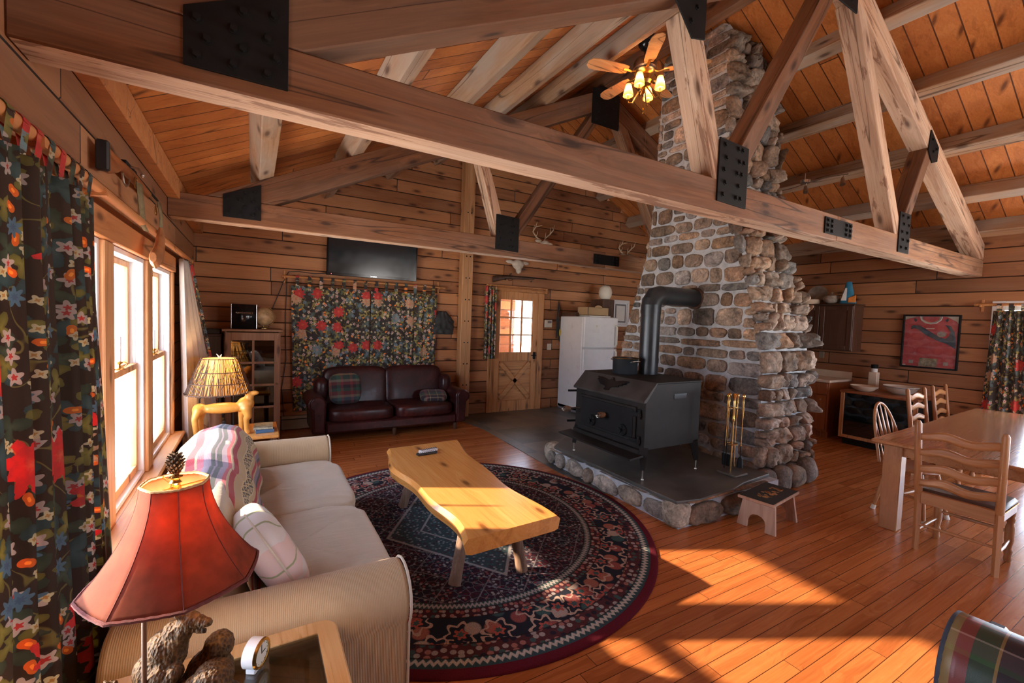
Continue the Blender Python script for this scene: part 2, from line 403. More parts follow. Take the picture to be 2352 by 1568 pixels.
M_['nickel'] = plain('nickel', (.5, .47, .42), .3, .1, 8, metal=1.0)
M_['white'] = plain('white_enamel', (.80, .81, .82), .3, .03)
M_['vinyl'] = plain('white_vinyl', (.82, .84, .88), .35, .04)
M_['whitepaint'] = plain('white_paint', (.78, .76, .72), .5, .04)
M_['ivory'] = plain('ivory', (.74, .70, .60), .45, .05)
M_['cream'] = plain('cream_laminate', (.76, .63, .48), .35, .05)
M_['liner'] = plain('liner', (.80, .74, .68), .8, .06)
M_['bulb'] = None
def glass(name, tint=(1, 1, 1), gl=.07):
    m = MT(name); t = m.n('BsdfTransparent'); m.put(t.inputs[0], tint); g = m.n('BsdfGlossy'); g.inputs['Roughness'].default_value = .02
    lw = m.n('LayerWeight'); lw.inputs[0].default_value = .25; fr = m.math('ADD', m.math('MULTIPLY', V(m, lw.outputs[0]), .35), gl)
    x = m.n('MixShader'); m.put(x.inputs[0], fr); m.t.links.new(t.outputs[0], x.inputs[1]); m.t.links.new(g.outputs[0], x.inputs[2])
    o = m.n('OutputMaterial'); m.t.links.new(x.outputs[0], o.inputs[0]); return m.mat
M_['glass'] = glass('window_glass'); M_['dglass'] = glass('cabinet_glass', (.35, .38, .40), .12); M_['tglass'] = glass('table_glass', (.50, .56, .58), .16)

def fabric(name, col, rough=.9, rib=0.0, ribaxis=1, var=.1, sheen=.2, sc=1.0, wr=0.0):
    m = MT(name); v = m.obj(); n = m.noise(v, 5*sc, 4, .6); fine = m.noise(v, 420, 2, .5)
    c = m.mix(m.ramp(n, [(.3, 0), (.7, 1)]), tuple(x*(1-var) for x in col), tuple(min(1, x*(1+var)) for x in col))
    h = fine*.4
    if rib:
        w = m.math('SINE', m.sep(v)[ribaxis]*(2*pi/rib)); w2 = m.math('ADD', m.math('MULTIPLY', w, .5), .5)
        c = m.mix(w2*.22, c, tuple(x*.62 for x in col)); h = h+w2*-.6
    c = m.mix(m.ramp(fine, [(.35, .16), (.6, 0)]), c, tuple(x*.55 for x in col))
    if wr: h = h+m.noise(m.vm('MULTIPLY', v, (3, 22, 6)), 1.0, 3, .6, .8)*wr
    return m.out(c, rough, h, .35, .004 if not wr else .012, sheen=sheen)
M_['sofa'] = fabric('sofa_chenille', (.56, .405, .235), rib=.0062, ribaxis=0, var=.06)
M_['cushion'] = fabric('sofa_cushion', (.52, .45, .345), var=.06, wr=2.5)
M_['piping'] = fabric('piping', (.66, .58, .46))
M_['serape_fringe'] = fabric('fringe', (.16, .12, .11))

def leather():
    m = MT('burgundy_leather'); v = m.obj(); n = m.noise(v, 3.2, 5, .65); n2 = m.noise(v, 26, 3, .6)
    c = m.ramp(n*.7+n2*.3, [(.35, (.020, .005, .006)), (.52, (.045, .009, .009)), (.68, (.10, .020, .018))])
    return m.out(c, m.ramp(n2, [(.3, .27), (.7, .42)]), m.noise(v, 210, 3)*.5+n2*.5, .25, .003, coat=.08, spec=.4)
M_['leather'] = leather()
def slate():
    m = MT('slate_tile'); P = m.pos(); x, y, z = m.sep(P)
    bc, f = m.brick(m.comb(x+20.05, y+20.1), .40, .405, .006, off=.0)
    n = m.noise(P, 2.3, 6, .62, .6); b = m.sep(bc)[0]
    c = m.ramp(n*.7+b*.3, [(.3, (.055, .060, .058)), (.5, (.11, .105, .095)), (.62, (.17, .135, .10)), (.8, (.13, .14, .135))])
    c = m.mix(f, c, (.12, .11, .10))
    return m.out(c, .42, n*.7-f*2.0+m.noise(P, 40, 4)*.2, .4, .006)
M_['slate'] = slate()
def stone():
    m = MT('field_stone'); v = m.pos(); n = m.noise(v, 8, 6, .68, .5); n2 = m.noise(v, 42, 5, .65); a = m.attr('tint')
    c = m.mix(1.0, a, m.ramp(n*.65+n2*.35, [(.36, (.22, .22, .23)), (.47, (.66, .64, .62)), (.57, (1.1, 1.04, .98)), (.67, (1.9, 1.8, 1.7))]), 'MULTIPLY')
    c = m.mix(m.ramp(m.noise(v, 16, 5, .7, 1.5), [(.60, 0), (.68, .35)]), c, (.42, .22, .12))
    return m.out(c, .82, n*.6+n2*.4, .8, .02)
M_['stone'] = stone()
def mortar():
    m = MT('mortar'); v = m.pos(); n = m.noise(v, 14, 5, .6)
    return m.out(m.ramp(n, [(.3, (.34, .36, .39)), (.7, (.56, .58, .61))]), .92, n*.5+m.noise(v, 80, 3)*.5, .6, .012)
M_['mortar'] = mortar()

def flower(m, u, sc, r, pet, amp, lo, hi, off=(0, 0, 0), rough=0.0):
    """mask, radius(0..1), cell random colour of scattered petalled blossoms"""
    q = m.vm('ADD', m.vm('MULTIPLY', u, (sc, sc, 1)), off)
    if rough: q = m.vm('ADD', q, m.vm('SCALE', m.vm('SUBTRACT', m.noise(u, 26, 3, .6, col=True), (.5, .5, .5)), rough*sc))
    d, c, p = m.vor(q, 1.0, rand=.92, dim='2D')
    dx, dy, _ = m.sep(m.vm('SUBTRACT', q, p))
    cr, cg, cb = m.sep(c)
    ang = m.math('ARCTAN2', dy, dx)
    pr = m.math('MULTIPLY', m.math('COSINE', m.math('ADD', ang*float(pet), cb*6.28)), amp)
    rad = m.math('DIVIDE', d, m.math('ADD', pr, 1.0))/(r*sc)
    sel = (cr > lo)*(cr < hi)
    return (rad < 1.0)*sel, rad, c
def floral(name, base=(.030, .024, .022), bright=1.0, sheer=False):
    m = MT(name); u = m.uv(); x, y, _ = m.sep(u); u = m.comb(x, y, 0.0)
    n = m.noise(u, 2.5, 3)
    c = m.mix(n, base, tuple(q*1.7 for q in base))
    k = bright
    # vines
    vn = m.math('ABSOLUTE', m.noise(m.vm('ADD', u, (3.3, 1.7, 0)), 5.5, 1.5, .4, .9)-.5)
    c = m.mix(m.ramp(vn, [(0, .9), (.006, .9), (.012, 0)]), c, (.30*k, .24*k, .08*k))
    # leaves
    for (sc, r, lo, hi, col, off, rg) in ((9.5, .034, .0, .55, (.11, .13, .085), (1, 2, 0), .030), (7.5, .040, .35, .8, (.10, .15, .15), (5, 1, 0), .034), (12, .026, .5, .95, (.32, .27, .08), (2, 7, 0), .024)):
        mk, rad, _ = flower(m, u, sc, r, 3, .55, lo, hi, off, rg)
        c = m.mix(mk, c, m.mix(rad, tuple(q*k*1.25 for q in col), tuple(q*k*.7 for q in col)))
    # small blossoms
    for (sc, r, lo, hi, col, ctr, off, pt) in ((13, .019, .0, .42, (.62, .50, .45), (.42, .06, .05), (3, 9, 0), 5), (12, .015, .1, .42, (.85, .22, .04), (.9, .35, .06), (8, 4, 0), 2), (15, .012, .3, .65, (.72, .62, .42), (.40, .22, .08), (6, 6, 0), 4), (10, .022, .62, .85, (.17, .26, .33), (.1, .14, .2), (9, 2, 0), 7)):
        mk, rad, _ = flower(m, u, sc, r, pt, .3, lo, hi, off)
        c = m.mix(mk, c, m.mix((rad < .38), tuple(q*k for q in col), ctr))
    # big ruffled heads
    mk, rad, cc = flower(m, u, 4.0, .070, 9, .20, .52, 1.0, (1.3, .4, 0), .045)
    hue = m.sep(cc)[1]
    tn = m.noise(u, 38, 3, .6)
    big = m.ramp(hue, [(0, (.62, .050, .045)), (.60, (.70, .12, .08)), (.61, (.56, .36, .22)), (.92, (.62, .36, .24)), (.93, (.18, .30, .32))], 'CONSTANT')
    big = m.mix(m.ramp(rad*.7+tn*.5, [(.25, .75), (.5, .0)]), big, (.78, .20, .10))
    big = m.mix(m.ramp(tn, [(.40, .35), (.55, 0)]), big, (.28, .05, .05))
    c = m.mix(mk, c, big)
    h = m.noise(u, 500, 2)
    if sheer:
        p = m.n('BsdfPrincipled'); m.put(p.inputs['Base Color'], c); p.inputs['Roughness'].default_value = .85
        tl = m.n('BsdfTranslucent'); m.put(tl.inputs[0], c); mx = m.n('MixShader'); mx.inputs[0].default_value = .35
        m.t.links.new(p.outputs[0], mx.inputs[1]); m.t.links.new(tl.outputs[0], mx.inputs[2]); o = m.n('OutputMaterial'); m.t.links.new(mx.outputs[0], o.inputs[0]); return m.mat
    return m.out(c, .82, h, .15, .002, sheen=.15)
M_['floral'] = floral('floral_cloth')
M_['floral_lit'] = floral('floral_curtain', (.045, .026, .017), .72, sheer=True)
def translucent(name, col, f=.5, rough=.8, var=0.06, bump=None):
    m = MT(name); n = m.noise(m.obj(), 14, 4, .6); c = m.mix(m.ramp(n, [(.3, 0), (.7, 1)]), tuple(q*(1-var*2) for q in col), col)
    p = m.n('BsdfPrincipled'); m.put(p.inputs['Base Color'], c); p.inputs['Roughness'].default_value = rough
    tl = m.n('BsdfTranslucent'); m.put(tl.inputs[0], c); mx = m.n('MixShader'); mx.inputs[0].default_value = f
    m.t.links.new(p.outputs[0], mx.inputs[1]); m.t.links.new(tl.outputs[0], mx.inputs[2]); o = m.n('OutputMaterial'); m.t.links.new(mx.outputs[0], o.inputs[0]); return m.mat
M_['liner'] = translucent('curtain_liner', (.82, .76, .72), .35)
M_['redshade'] = translucent('rawhide_red_shade', (.38, .085, .032), .45, .8, .25)
M_['twigpaper'] = translucent('parchment', (.86, .55, .22), .42, .7)
M_['fanshade'] = translucent('pleated_glass_shade', (.85, .52, .18), .5, .5)

def rug():
    m = MT('persian_rug'); P = m.obj(); x, y, z = m.sep(P)
    R = 1.55; r = m.vm('LENGTH', m.comb(x, y, 0.0))/R; a = m.math('ARCTAN2', y, x)
    ax = m.math('ABSOLUTE', x); ay = m.math('ABSOLUTE', y)
    navy = (.016, .022, .040); burg = (.115, .012, .022); wht = (.46, .42, .40); teal = (.055, .13, .13); rose = (.36, .10, .09); plum = (.045, .016, .028)
    # inner field: tight little motifs
    u = m.comb(x, y, 0.0)
    d1, c1, _ = m.vor(u, 34, rand=.85, dim='2D'); r1, g1, b1 = m.sep(c1)
    fieldb = m.ramp(m.noise(u, 2.2, 3, .6, .4), [(.40, plum), (.58, navy), (.75, (.05, .02, .045))])
    mot = m.ramp(r1, [(0, burg), (.28, wht), (.45, navy), (.58, rose), (.70, (.22, .24, .30)), (.86, teal)], 'CONSTANT')
    field = m.mix(m.ramp(d1, [(.22, .85), (.40, 0)]), fieldb, mot)
    de = m.vor(u, 17, 'DISTANCE_TO_EDGE', .7, '2D')
    field = m.mix(m.ramp(de, [(.02, .5), (.06, 0)]), field, (.30, .27, .28))
    # lattice diamonds
    dg = m.math('PINGPONG', m.math('ADD', x, y), .17); dh = m.math('PINGPONG', m.math('SUBTRACT', x, y), .17)
    lat = m.math('MINIMUM', dg, dh)
    field = m.mix(m.ramp(lat, [(.004, .55), (.008, 0)]), field, (.32, .30, .31))
    # medallion
    md = ax*.9+ay*.62
    medc = m.mix(m.ramp(d1, [(.2, .7), (.38, 0)]), (.05, .075, .085), m.ramp(r1, [(0, wht), (.3, teal), (.5, burg), (.75, (.25, .3, .32))], 'CONSTANT'))
    field = m.mix(md < .50, field, medc)
    field = m.mix(m.ramp(m.math('ABSOLUTE', md-.50), [(.008, .8), (.014, 0)]), field, wht)
    field = m.mix(m.ramp(m.math('ABSOLUTE', md-.27), [(.006, .8), (.012, 0)]), field, wht)
    # borders in polar coordinates
    aR = a*(R/ (2*pi)*6.0)
    rr = r*R
    def band(sc, pal, bg, rad=.36, edge=.2):
        d, c, _ = m.vor(m.comb(a*(R*.85)*sc, rr*sc, 0.0), 1.0, rand=.6, dim='2D')
        return m.mix(m.ramp(d, [(rad-.08, .92), (rad, 0)]), bg, m.ramp(m.sep(c)[0], pal, 'CONSTANT')), d, c
    mainb, dm, _ = band(7.5, [(0, (.45, .17, .12)), (.25, (.52, .45, .40)), (.45, navy), (.55, rose), (.8, teal)], (.018, .024, .038), .40)
    mk, rad, cc = flower(m, m.comb(a*(R*.85), rr, 0.0), 5.2, .085, 6, .22, .0, 1.0, (0, .31, 0), .02)
    mainb = m.mix(mk*(rad > .78), mainb, (.56, .40, .32)); mainb = m.mix(mk*(rad < .42), mainb, (.50, .12, .09)); mainb = m.mix(mk*(rad < .22), mainb, teal)
    g1c, _, _ = band(26, [(0, wht), (.3, rose), (.55, teal), (.75, (.5, .25, .2))], (.075, .022, .028), .42)
    g2c, _, _ = band(24, [(0, wht), (.35, (.45, .2, .17)), (.6, navy), (.8, teal)], (.10, .03, .035), .42)
    zig = m.math('ADD', m.math('PINGPONG', a*1.0, .0125)*2.0, rr)
    def zz(c0):
        t = m.math('ABSOLUTE', m.math('SUBTRACT', zig, c0)); return t
    col = field
    bands = [(.655, m.mix(m.ramp(zz(.675*R+.012), [(.010, 1), (.014, 0)]), teal, wht)), (.695, g1c), (.755, mainb), (.765, None), (.855, None)]
    col = m.mix(r > .655, col, m.mix(m.ramp(zz(.672*R+.012), [(.009, 1), (.014, 0)]), (.05, .10, .10), wht))
    col = m.mix(r > .690, col, g1c)
    col = m.mix(r > .735, col, mainb)
    col = m.mix(r > .865, col, g2c)
    col = m.mix(r > .925, col, m.mix(m.ramp(zz(.942*R+.012), [(.010, 1), (.016, 0)]), (.04, .09, .10), (.60, .56, .50)))
    for e in (.655, .690, .735, .865, .925): col = m.mix(m.ramp(m.math('ABSOLUTE', r-e), [(.0022, .9), (.004, 0)]), col, (.02, .012, .016))
    col = m.mix(r > .966, col, (.135, .010, .022))
    fz = m.noise(u, 160, 3, .7)
    col = m.mix(m.ramp(fz, [(.35, .45), (.6, 0)]), col, (.012, .008, .012))
    return m.out(col, .95, fz, .6, .006, spec=.15)
M_['rug'] = rug()
def serape():
    m = MT('serape'); u = m.uv(); x, y, _ = m.sep(u)
    w = m.math('MULTIPLY', m.noise(u, 22, 3, .6)-.5, .012); t = x+w
    cr = (.58, .46, .26); rd = (.46, .030, .055); pk = (.52, .11, .16); lv = (.26, .20, .28); bk = (.035, .05, .055)
    st = [(0, rd), (.03, cr), (.045, lv), (.085, rd), (.12, cr), (.14, (.52, .48, .40)), (.25, cr), (.30, rd), (.34, cr), (.352, pk), (.385, lv), (.42, bk), (.445, lv), (.455, bk), (.485, lv), (.52, rd), (.545, cr), (.56, rd), (.60, cr), (.66, (.70, .60, .36)), (.76, cr), (.79, rd), (.82, cr), (.835, lv), (.88, bk), (.91, rd), (.95, cr)]
    c = m.ramp(t, st, 'CONSTANT')
    zone = m.math('ADD', (t > .15)*(t < .23), (t > .67)*(t < .75))
    dz = m.math('PINGPONG', y, .035); dx = m.math('PINGPONG', t*1.3, .05)
    pt = m.math('PINGPONG', m.math('ADD', dz*1.1, dx), .018)
    c = m.mix(zone*(pt > .009), c, (.05, .045, .04))
    f = m.noise(m.vm('MULTIPLY', u, (300, 120, 1)), 1.0, 3, .7)
    c = m.mix(m.ramp(f, [(.35, .4), (.6, 0)]), c, (.75, .7, .66), 'MULTIPLY')
    return m.out(c, .95, f, .7, .006, sheen=.3)
M_['serape'] = serape()
def plaid(name, base, us, vs_, coordmode='uv', rough=.85, gloss=False):
    m = MT(name); x, y, z = m.sep(m.uv())
    fx = m.math('FRACT', x); fy = m.math('FRACT', y)
    a = m.ramp(fx, us, 'CONSTANT'); b = m.ramp(fy, vs_, 'CONSTANT')
    c = m.mix(.5, a, b); n = m.noise(m.uv(), 160, 2)
    c = m.mix(n*.25, c, (.02, .02, .02))
    return m.out(c, rough, n, .2, .002, sheen=0 if gloss else .2)
g_, b_, k_, r_, y_, t_ = (.03, .10, .07), (.045, .06, .11), (.03, .022, .03), (.20, .03, .035), (.40, .27, .12), (.30, .24, .17)
M_['plaid_pillow'] = plaid('plaid_pillow', k_, [(0, k_), (.12, r_), (.2, k_), (.30, g_), (.42, k_), (.5, (.28, .10, .07)), (.55, k_), (.7, g_), (.82, r_), (.9, k_)], [(0, k_), (.1, r_), (.2, t_), (.28, g_), (.42, y_), (.48, k_), (.6, (.07, .12, .15)), (.7, t_), (.78, r_), (.9, g_)])
M_['plaid_small'] = plaid('plaid_small', k_, [(0, k_), (.15, t_), (.2, k_), (.45, r_), (.6, k_), (.7, y_), (.75, k_)], [(0, k_), (.2, r_), (.3, k_), (.5, t_), (.56, k_), (.75, y_), (.8, g_)])
nv_, gr_, rr_, gd_, ww_ = (.05, .06, .09), (.05, .15, .08), (.50, .10, .08), (.62, .45, .16), (.5, .5, .5)
M_['plaid_chair'] = plaid('plaid_vinyl', nv_, [(0, (.03, .035, .06)), (.17, gd_), (.18, gr_), (.27, rr_), (.33, gd_), (.41, gr_), (.56, gd_), (.63, rr_), (.69, gr_), (.77, gd_), (.78, (.03, .035, .06))], [(0, (.03, .035, .05)), (.30, gr_), (.34, (.10, .10, .12)), (.48, ww_), (.50, (.03, .035, .05)), (.70, rr_), (.73, (.04, .05, .06)), (.86, gr_), (.9, nv_)], rough=.33, gloss=True)
def pillowfl():
    m = MT('tulip_pillow'); u = m.uv(); x, y, _ = m.sep(u); n = m.noise(u, 3, 3)
    c = m.mix(n, (.62, .62, .62), (.80, .72, .64))
    mk, rad, cc = flower(m, u, 3.0, .12, 3, .35, .25, 1, (2, 3, 0), .06); c = m.mix(mk*.5, c, (.78, .45, .40))
    vn = m.math('ABSOLUTE', m.noise(u, 5, 1)-.5); c = m.mix(m.ramp(vn, [(0, .8), (.01, .8), (.018, 0)]), c, (.25, .32, .10))
    return m.out(c, .85, m.noise(u, 300, 2), .2, .002, sheen=.2)
M_['pillowfl'] = pillowfl()
def bearfur():
    m = MT('carved_bear'); v = m.obj(); d, c, _ = m.vor(m.vm('MULTIPLY', v, (150, 150, 85)), 1.0); n = m.noise(v, 260, 4, .6)
    col = m.ramp(d*.7+n*.4, [(.15, (.014, .007, .003)), (.5, (.060, .030, .010)), (.95, (.16, .088, .030))])
    return m.out(col, .55, d*.9+n*.3, 1.0, .004, spec=.3)
M_['bear'] = bearfur()
def wicker():
    m = MT('wicker'); x, y, z = m.sep(m.obj()); w = m.math('SINE', (x+y)*300.0)*m.math('SINE', z*330.0); w = m.math('ADD', m.math('MULTIPLY', w, .5), .5)
    return m.out(m.mix(w, (.25, .14, .06), (.72, .52, .28)), .6, w, .8, .004)
M_['wicker'] = wicker()
def jersey():
    m = MT('jersey_cloth'); n = m.noise(m.obj(), 9, 5, .6)
    return m.out(m.mix(m.ramp(n, [(.35, 0), (.65, 1)]), (.52, .06, .075), (.68, .12, .13)), .7, n, .5, .01)
M_['jersey'] = jersey()
M_['navy'] = plain('navy_cloth', (.055, .09, .14), .7, .2)
M_['tv'] = plain('tv_screen', (.022, .027, .033), .16, .05, spec=.6)
M_['globe'] = plain('globe_map', (.55, .38, .20), .35, .5, 9)
M_['yellow'] = plain('carved_pine', (.66, .29, .055), .35, .15, 12)
M_['antler'] = plain('antler', (.62, .50, .34), .5, .25, 14)
M_['bone'] = plain('bone', (.66, .58, .48), .7, .25, 14)
M_['fur'] = plain('deer_fur', (.26, .18, .12), .9, .4, 20, bump=.4)
M_['canvas'] = plain('webbing', (.24, .19, .10), .85, .25, 30, bump=.2)
M_['horn'] = plain('horn', (.42, .17, .07), .3, .3, 12)
M_['burlap'] = plain('rough_paper', (.7, .7, .68), .8, .05)
M_['blueplastic'] = plain('blue_bag', (.03, .22, .38), .3, .2); M_['orange'] = plain('orange_print', (.80, .28, .06), .35, .25); M_['paperwhite'] = plain('paper_white', (.78, .78, .76), .5, .05)
M_['yellowstrap'] = plain('yellow_strap', (.75, .52, .05), .5); M_['inkgrey'] = plain('ink_grey', (.22, .22, .23), .5)
M_['bookblue'] = plain('book_blue', (.06, .13, .24), .5); M_['bookpage'] = plain('book_pages', (.6, .55, .47), .8)
M_['greytin'] = plain('grey_enamel', (.34, .32, .29), .4, .3, 14); M_['crock'] = plain('stoneware', (.40, .36, .31), .4, .35, 30)
M_['darkleather'] = plain('seat_leather', (.06, .03, .025), .4, .3, 10, bump=.2)
M_['ink'] = plain('painted_black', (.02, .022, .022), .5, .3, 8)
M_['paint_or'] = plain('painted_orange', (.35, .17, .06), .5, .4, 20)
M_['twig'] = plain('twig', (.085, .045, .030), .8, .4, 30, bump=.3)
M_['felt'] = plain('dark_coat', (.03, .032, .034), .6, .4, 14, bump=.3)
M_['photo'] = plain('photo_print', (.35, .32, .22), .4, .6, 30)
M_['heater'] = plain('heater_enamel', (.30, .24, .17), .45, .1)
M_['braid'] = plain('braid_trim', (.17, .045, .040), .9, .3, 60, bump=.6)
M_['braid_gold'] = plain('braid_gold', (.62, .38, .18), .9, .3, 60, bump=.6)
def emis(name, col, s):
    m = MT(name); e = m.n('Emission'); m.put(e.inputs[0], col); e.inputs[1].default_value = s; o = m.n('OutputMaterial'); m.t.links.new(e.outputs[0], o.inputs[0]); return m.mat
M_['bulb'] = emis('bulb_glow', (1.0, .68, .34), 9)
# ------------------------------------------------------------------ room shell
def log_wall(name, axis, coord, out, u0, u1, zt, holes, mat, th=.14):
    """horizontal boards with soft V grooves; axis 'x' = runs along x at y=coord; zt(u)->top or number; out=+1/-1 outward side"""
    b = B(); h = .19
    def P(u, d, z): return (u, coord+out*d, z) if axis == 'x' else (coord+out*d, u, z)
    zmax = zt if not callable(zt) else max(zt(u0), zt(u1), zt(4.3))
    rows = []; z = 0.0
    while z < zmax: rows.append((z, z+h)); z += h
    cuts = sorted(set([q for hh in holes for q in (hh[2], hh[3])]))
    for (a, c) in rows:
        segs = [a]+[q for q in cuts if a+1e-4 < q < c-1e-4]+[c]
        for s0, s1 in zip(segs, segs[1:]):
            zm = (s0+s1)/2
            lo, hi = u0, u1
            if callable(zt):
                if s0 > zt(u0):
                    lo = u0+(4.3-u0)*max(0, (s0-zt(u0)))/(zt(4.3)-zt(u0)); lo = max(u0, lo)
                if s0 > zt(u1):
                    hi = u1-(u1-4.3)*max(0, (s0-zt(u1)))/(zt(4.3)-zt(u1)); hi = min(u1, hi)
                if lo >= hi: continue
            iv = [(lo, hi)]
            for hh in holes:
                if hh[2]-1e-4 < zm < hh[3]+1e-4:
                    nv = []
                    for p, q in iv:
                        if hh[1] <= p or hh[0] >= q: nv.append((p, q)); continue
                        if hh[0] > p: nv.append((p, hh[0]))
                        if hh[1] < q: nv.append((hh[1], q))
                    iv = nv
            g0 = .012 if abs(s0-a) < 1e-5 else 0; g1 = .012 if abs(s1-c) < 1e-5 else 0
            for p, q in iv:
                prof = [(0, s0, .010 if g0 else 0)]
                if g0: prof.append((0, s0+.012, 0))
                if g1: prof.append((0, s1-.012, 0))
                prof.append((0, s1, .010 if g1 else 0))
                poly = [(pr[2], pr[1]) for pr in prof]+[(th, s1), (th, s0)]
                n = len(poly); vs = [P(p, d, z) for d, z in poly]+[P(q, d, z) for d, z in poly]
                fs = [list(range(n)), [n+i for i in range(n)][::-1]]+[(i, n+i, n+(i+1) % n, (i+1) % n) for i in range(n)]
                b.add(vs, fs)
    o = b.build(name, mat, smooth=False); return struct(o)
hl = [(a, c, WZ[0], WZ[1]) for a, c in WL]
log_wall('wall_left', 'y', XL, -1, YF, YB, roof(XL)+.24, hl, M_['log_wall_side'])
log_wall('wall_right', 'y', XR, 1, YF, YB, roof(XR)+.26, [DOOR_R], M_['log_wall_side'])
gz = lambda u: roof(u)+.16
log_wall('wall_back', 'x', YB, 1, XL-.14, XR+.14, gz, [DOOR_B], M_['log_wall'])
log_wall('wall_front', 'x', YF, -1, XL-.14, XR+.14, gz, FILL_WIN, M_['log_wall'])
# floor
struct(B().box((XL-.14, YF-.14, -.12), (XR+.14, YB+.14, 0), 0).build('floor', M_['floor'], smooth=False))
# slate entry in front of the back door and under the fridge
struct(B().prism([(3.0, 3.2), (5.6, 3.2), (5.6, YB), (2.85, YB), (3.03, 5.95), (2.94, 3.9)], 0.0005, .006, 'z').build('floor', M_['slate'], smooth=False))
# roof deck
for nm, xa, xb in (('ceiling', XL-.5, 4.3), ('ceiling', 4.3, XR+.5)):
    za, zb = [(2.89+.488*x if nm == 'ceiling' and xb == 4.3 else 4.99-.503*(x-4.3))+DECK for x in (xa, xb)]
    if xb == 4.3: zb = 4.99+DECK
    struct(B().prism([(xa, za), (xb, zb), (xb, zb+.09), (xa, za+.09)], YF-.5, YB+.5, 'y').build(nm, M_['deck'], smooth=False))

# ---- windows on the left wall: wood trim, white vinyl jamb, two sashes each
def left_window(i, a, c):
    r = bpy.data.objects.new('window_%d' % i, None); COL.objects.link(r); r.location = (XL, a, WZ[0]); struct(r)
    w = c-a; h = WZ[1]-WZ[0]
    jm = B()                                   # ribbed white vinyl jamb lining the opening
    for y0, y1 in ((0, .035), (w-.035, w)):
        jm.box((-.13, y0, 0), (-.0, y1, h), .002)
        for k in range(3): jm.box((-.118+.032*k, y0-.006 if y0 else y1, .0), (-.106+.032*k, y0 if y0 else y1+.010, h), .001)
    jm.box((-.13, .035, h-.03), (0, w-.035, h), .002); jm.box((-.13, .035, 0), (0, w-.035, .03), .002)
    struct(jm.build('jamb_liner', M_['vinyl'], r))
    def sash(nm, x, z0, z1):
        s = B(); e = .045; y0, y1 = .04, w-.04
        s.box((x, y0, z0), (x+.034, y0+e, z1), .003); s.box((x, y1-e, z0), (x+.034, y1, z1), .003)
        s.box((x, y0+e, z0), (x+.034, y1-e, z0+.05), .003); s.box((x, y0+e, z1-.04), (x+.034, y1-e, z1), .003)
        so = struct(s.build(nm, M_['trim_z'], r))
        struct(B().box((x+.014, y0+e-.005, z0+.045), (x+.019, y1-e+.005, z1-.035), 0).build('pane', M_['glass'], so, smooth=False))
    sash('upper_sash', -.105, .74, h-.03); sash('lower_sash', -.062, .03, .785)
    lk = B(); lk.box((-.075, w/2-.03, .785), (-.03, w/2+.03, .797), .003); lk.cyl((-.05, w/2, .797), (-.05, w/2, .812), .012, .009, 10)
    struct(lk.build('sash_lock', M_['agedbrass'], r))
    return r
for i, (a, c) in enumerate(WL): left_window(i+1, a, c)
def trimbox(nm, a, b, mat, c=.006): return struct(B().box(a, b, c).build(nm, mat))
t = trimbox('trim_1', (XL-.0, WL[0][0]-.12, WZ[1]), (XL+.035, 5.16, 2.14), M_['header'])
ys = [WL[0][0]-.09]+[q for w in WL for q in w]+[5.15]
for k, (a, c) in enumerate([(WL[0][0]-.09, WL[0][0])]+[(WL[j][1], WL[j+1][0]) for j in range(3)]+[(WL[3][1], 5.16)]):
    trimbox('trim_%d' % (k+2), (XL-.01, a-.004, WZ[0]), (XL+.022, c+.004, WZ[1]), M_['trim_z'])
trimbox('trim_7', (XL-.10, WL[0][0]-.14, WZ[0]-.035), (XL+.10, 5.22, WZ[0]), M_['trim_y'], .01)      # stool / ledge
trimbox('trim_8', (XL, WL[0][0]-.10, WZ[0]-.14), (XL+.02, 5.18, WZ[0]-.037), M_['trim_y'])

# ---- added fill windows behind the camera and the glazed slider on the right
def plain_window(name, axis, coord, out, u0, u1, z0, z1, cols, fm, mid=True):
    r = bpy.data.objects.new(name, None); COL.objects.link(r); struct(r)
    def bx(b, ua, ub, da, db, za, zb, c=.004):
        A = (ua, coord+out*da, za) if axis == 'x' else (coord+out*da, ua, za)
        Z = (ub, coord+out*db, zb) if axis == 'x' else (coord+out*db, ub, zb)
        b.box(A, Z, c)
    f = B(); bx(f, u0-.07, u0+.05, -.02, .13, z0-.0, z1+.07); bx(f, u1-.05, u1+.07, -.02, .13, z0, z1+.07)
    bx(f, u0+.05, u1-.05, -.02, .13, z1-.05, z1+.07)
    if z0 > .3: bx(f, u0-.09, u1+.09, -.06, .13, z0-.05, z0+.03)
    else: bx(f, u0+.05, u1-.05, 0, .12, z0-.03, z0+.03)
    for k in range(1, cols):
        u = u0+(u1-u0)*k/cols; bx(f, u-.035, u+.035, .02, .10, z0+.03, z1-.05)
    if mid: bx(f, u0+.05, u1-.05, .03, .09, (z0+z1)/2-.025, (z0+z1)/2+.025)
    struct(f.build('window_frame', fm, r))
    g = B(); bx(g, u0+.03, u1-.03, .058, .063, z0+.02, z1-.04, 0); struct(g.build('pane', M_['glass'], r, smooth=False))
plain_window('window_5', 'y', XR, 1, DOOR_R[0], DOOR_R[1], DOOR_R[2], DOOR_R[3], 3, M_['vinyl'], False)
for k, (a, c, d, e) in enumerate(FILL_WIN): plain_window('window_%d' % (6+k), 'x', YF, -1, a, c, d, e, 2, M_['trim_z'])

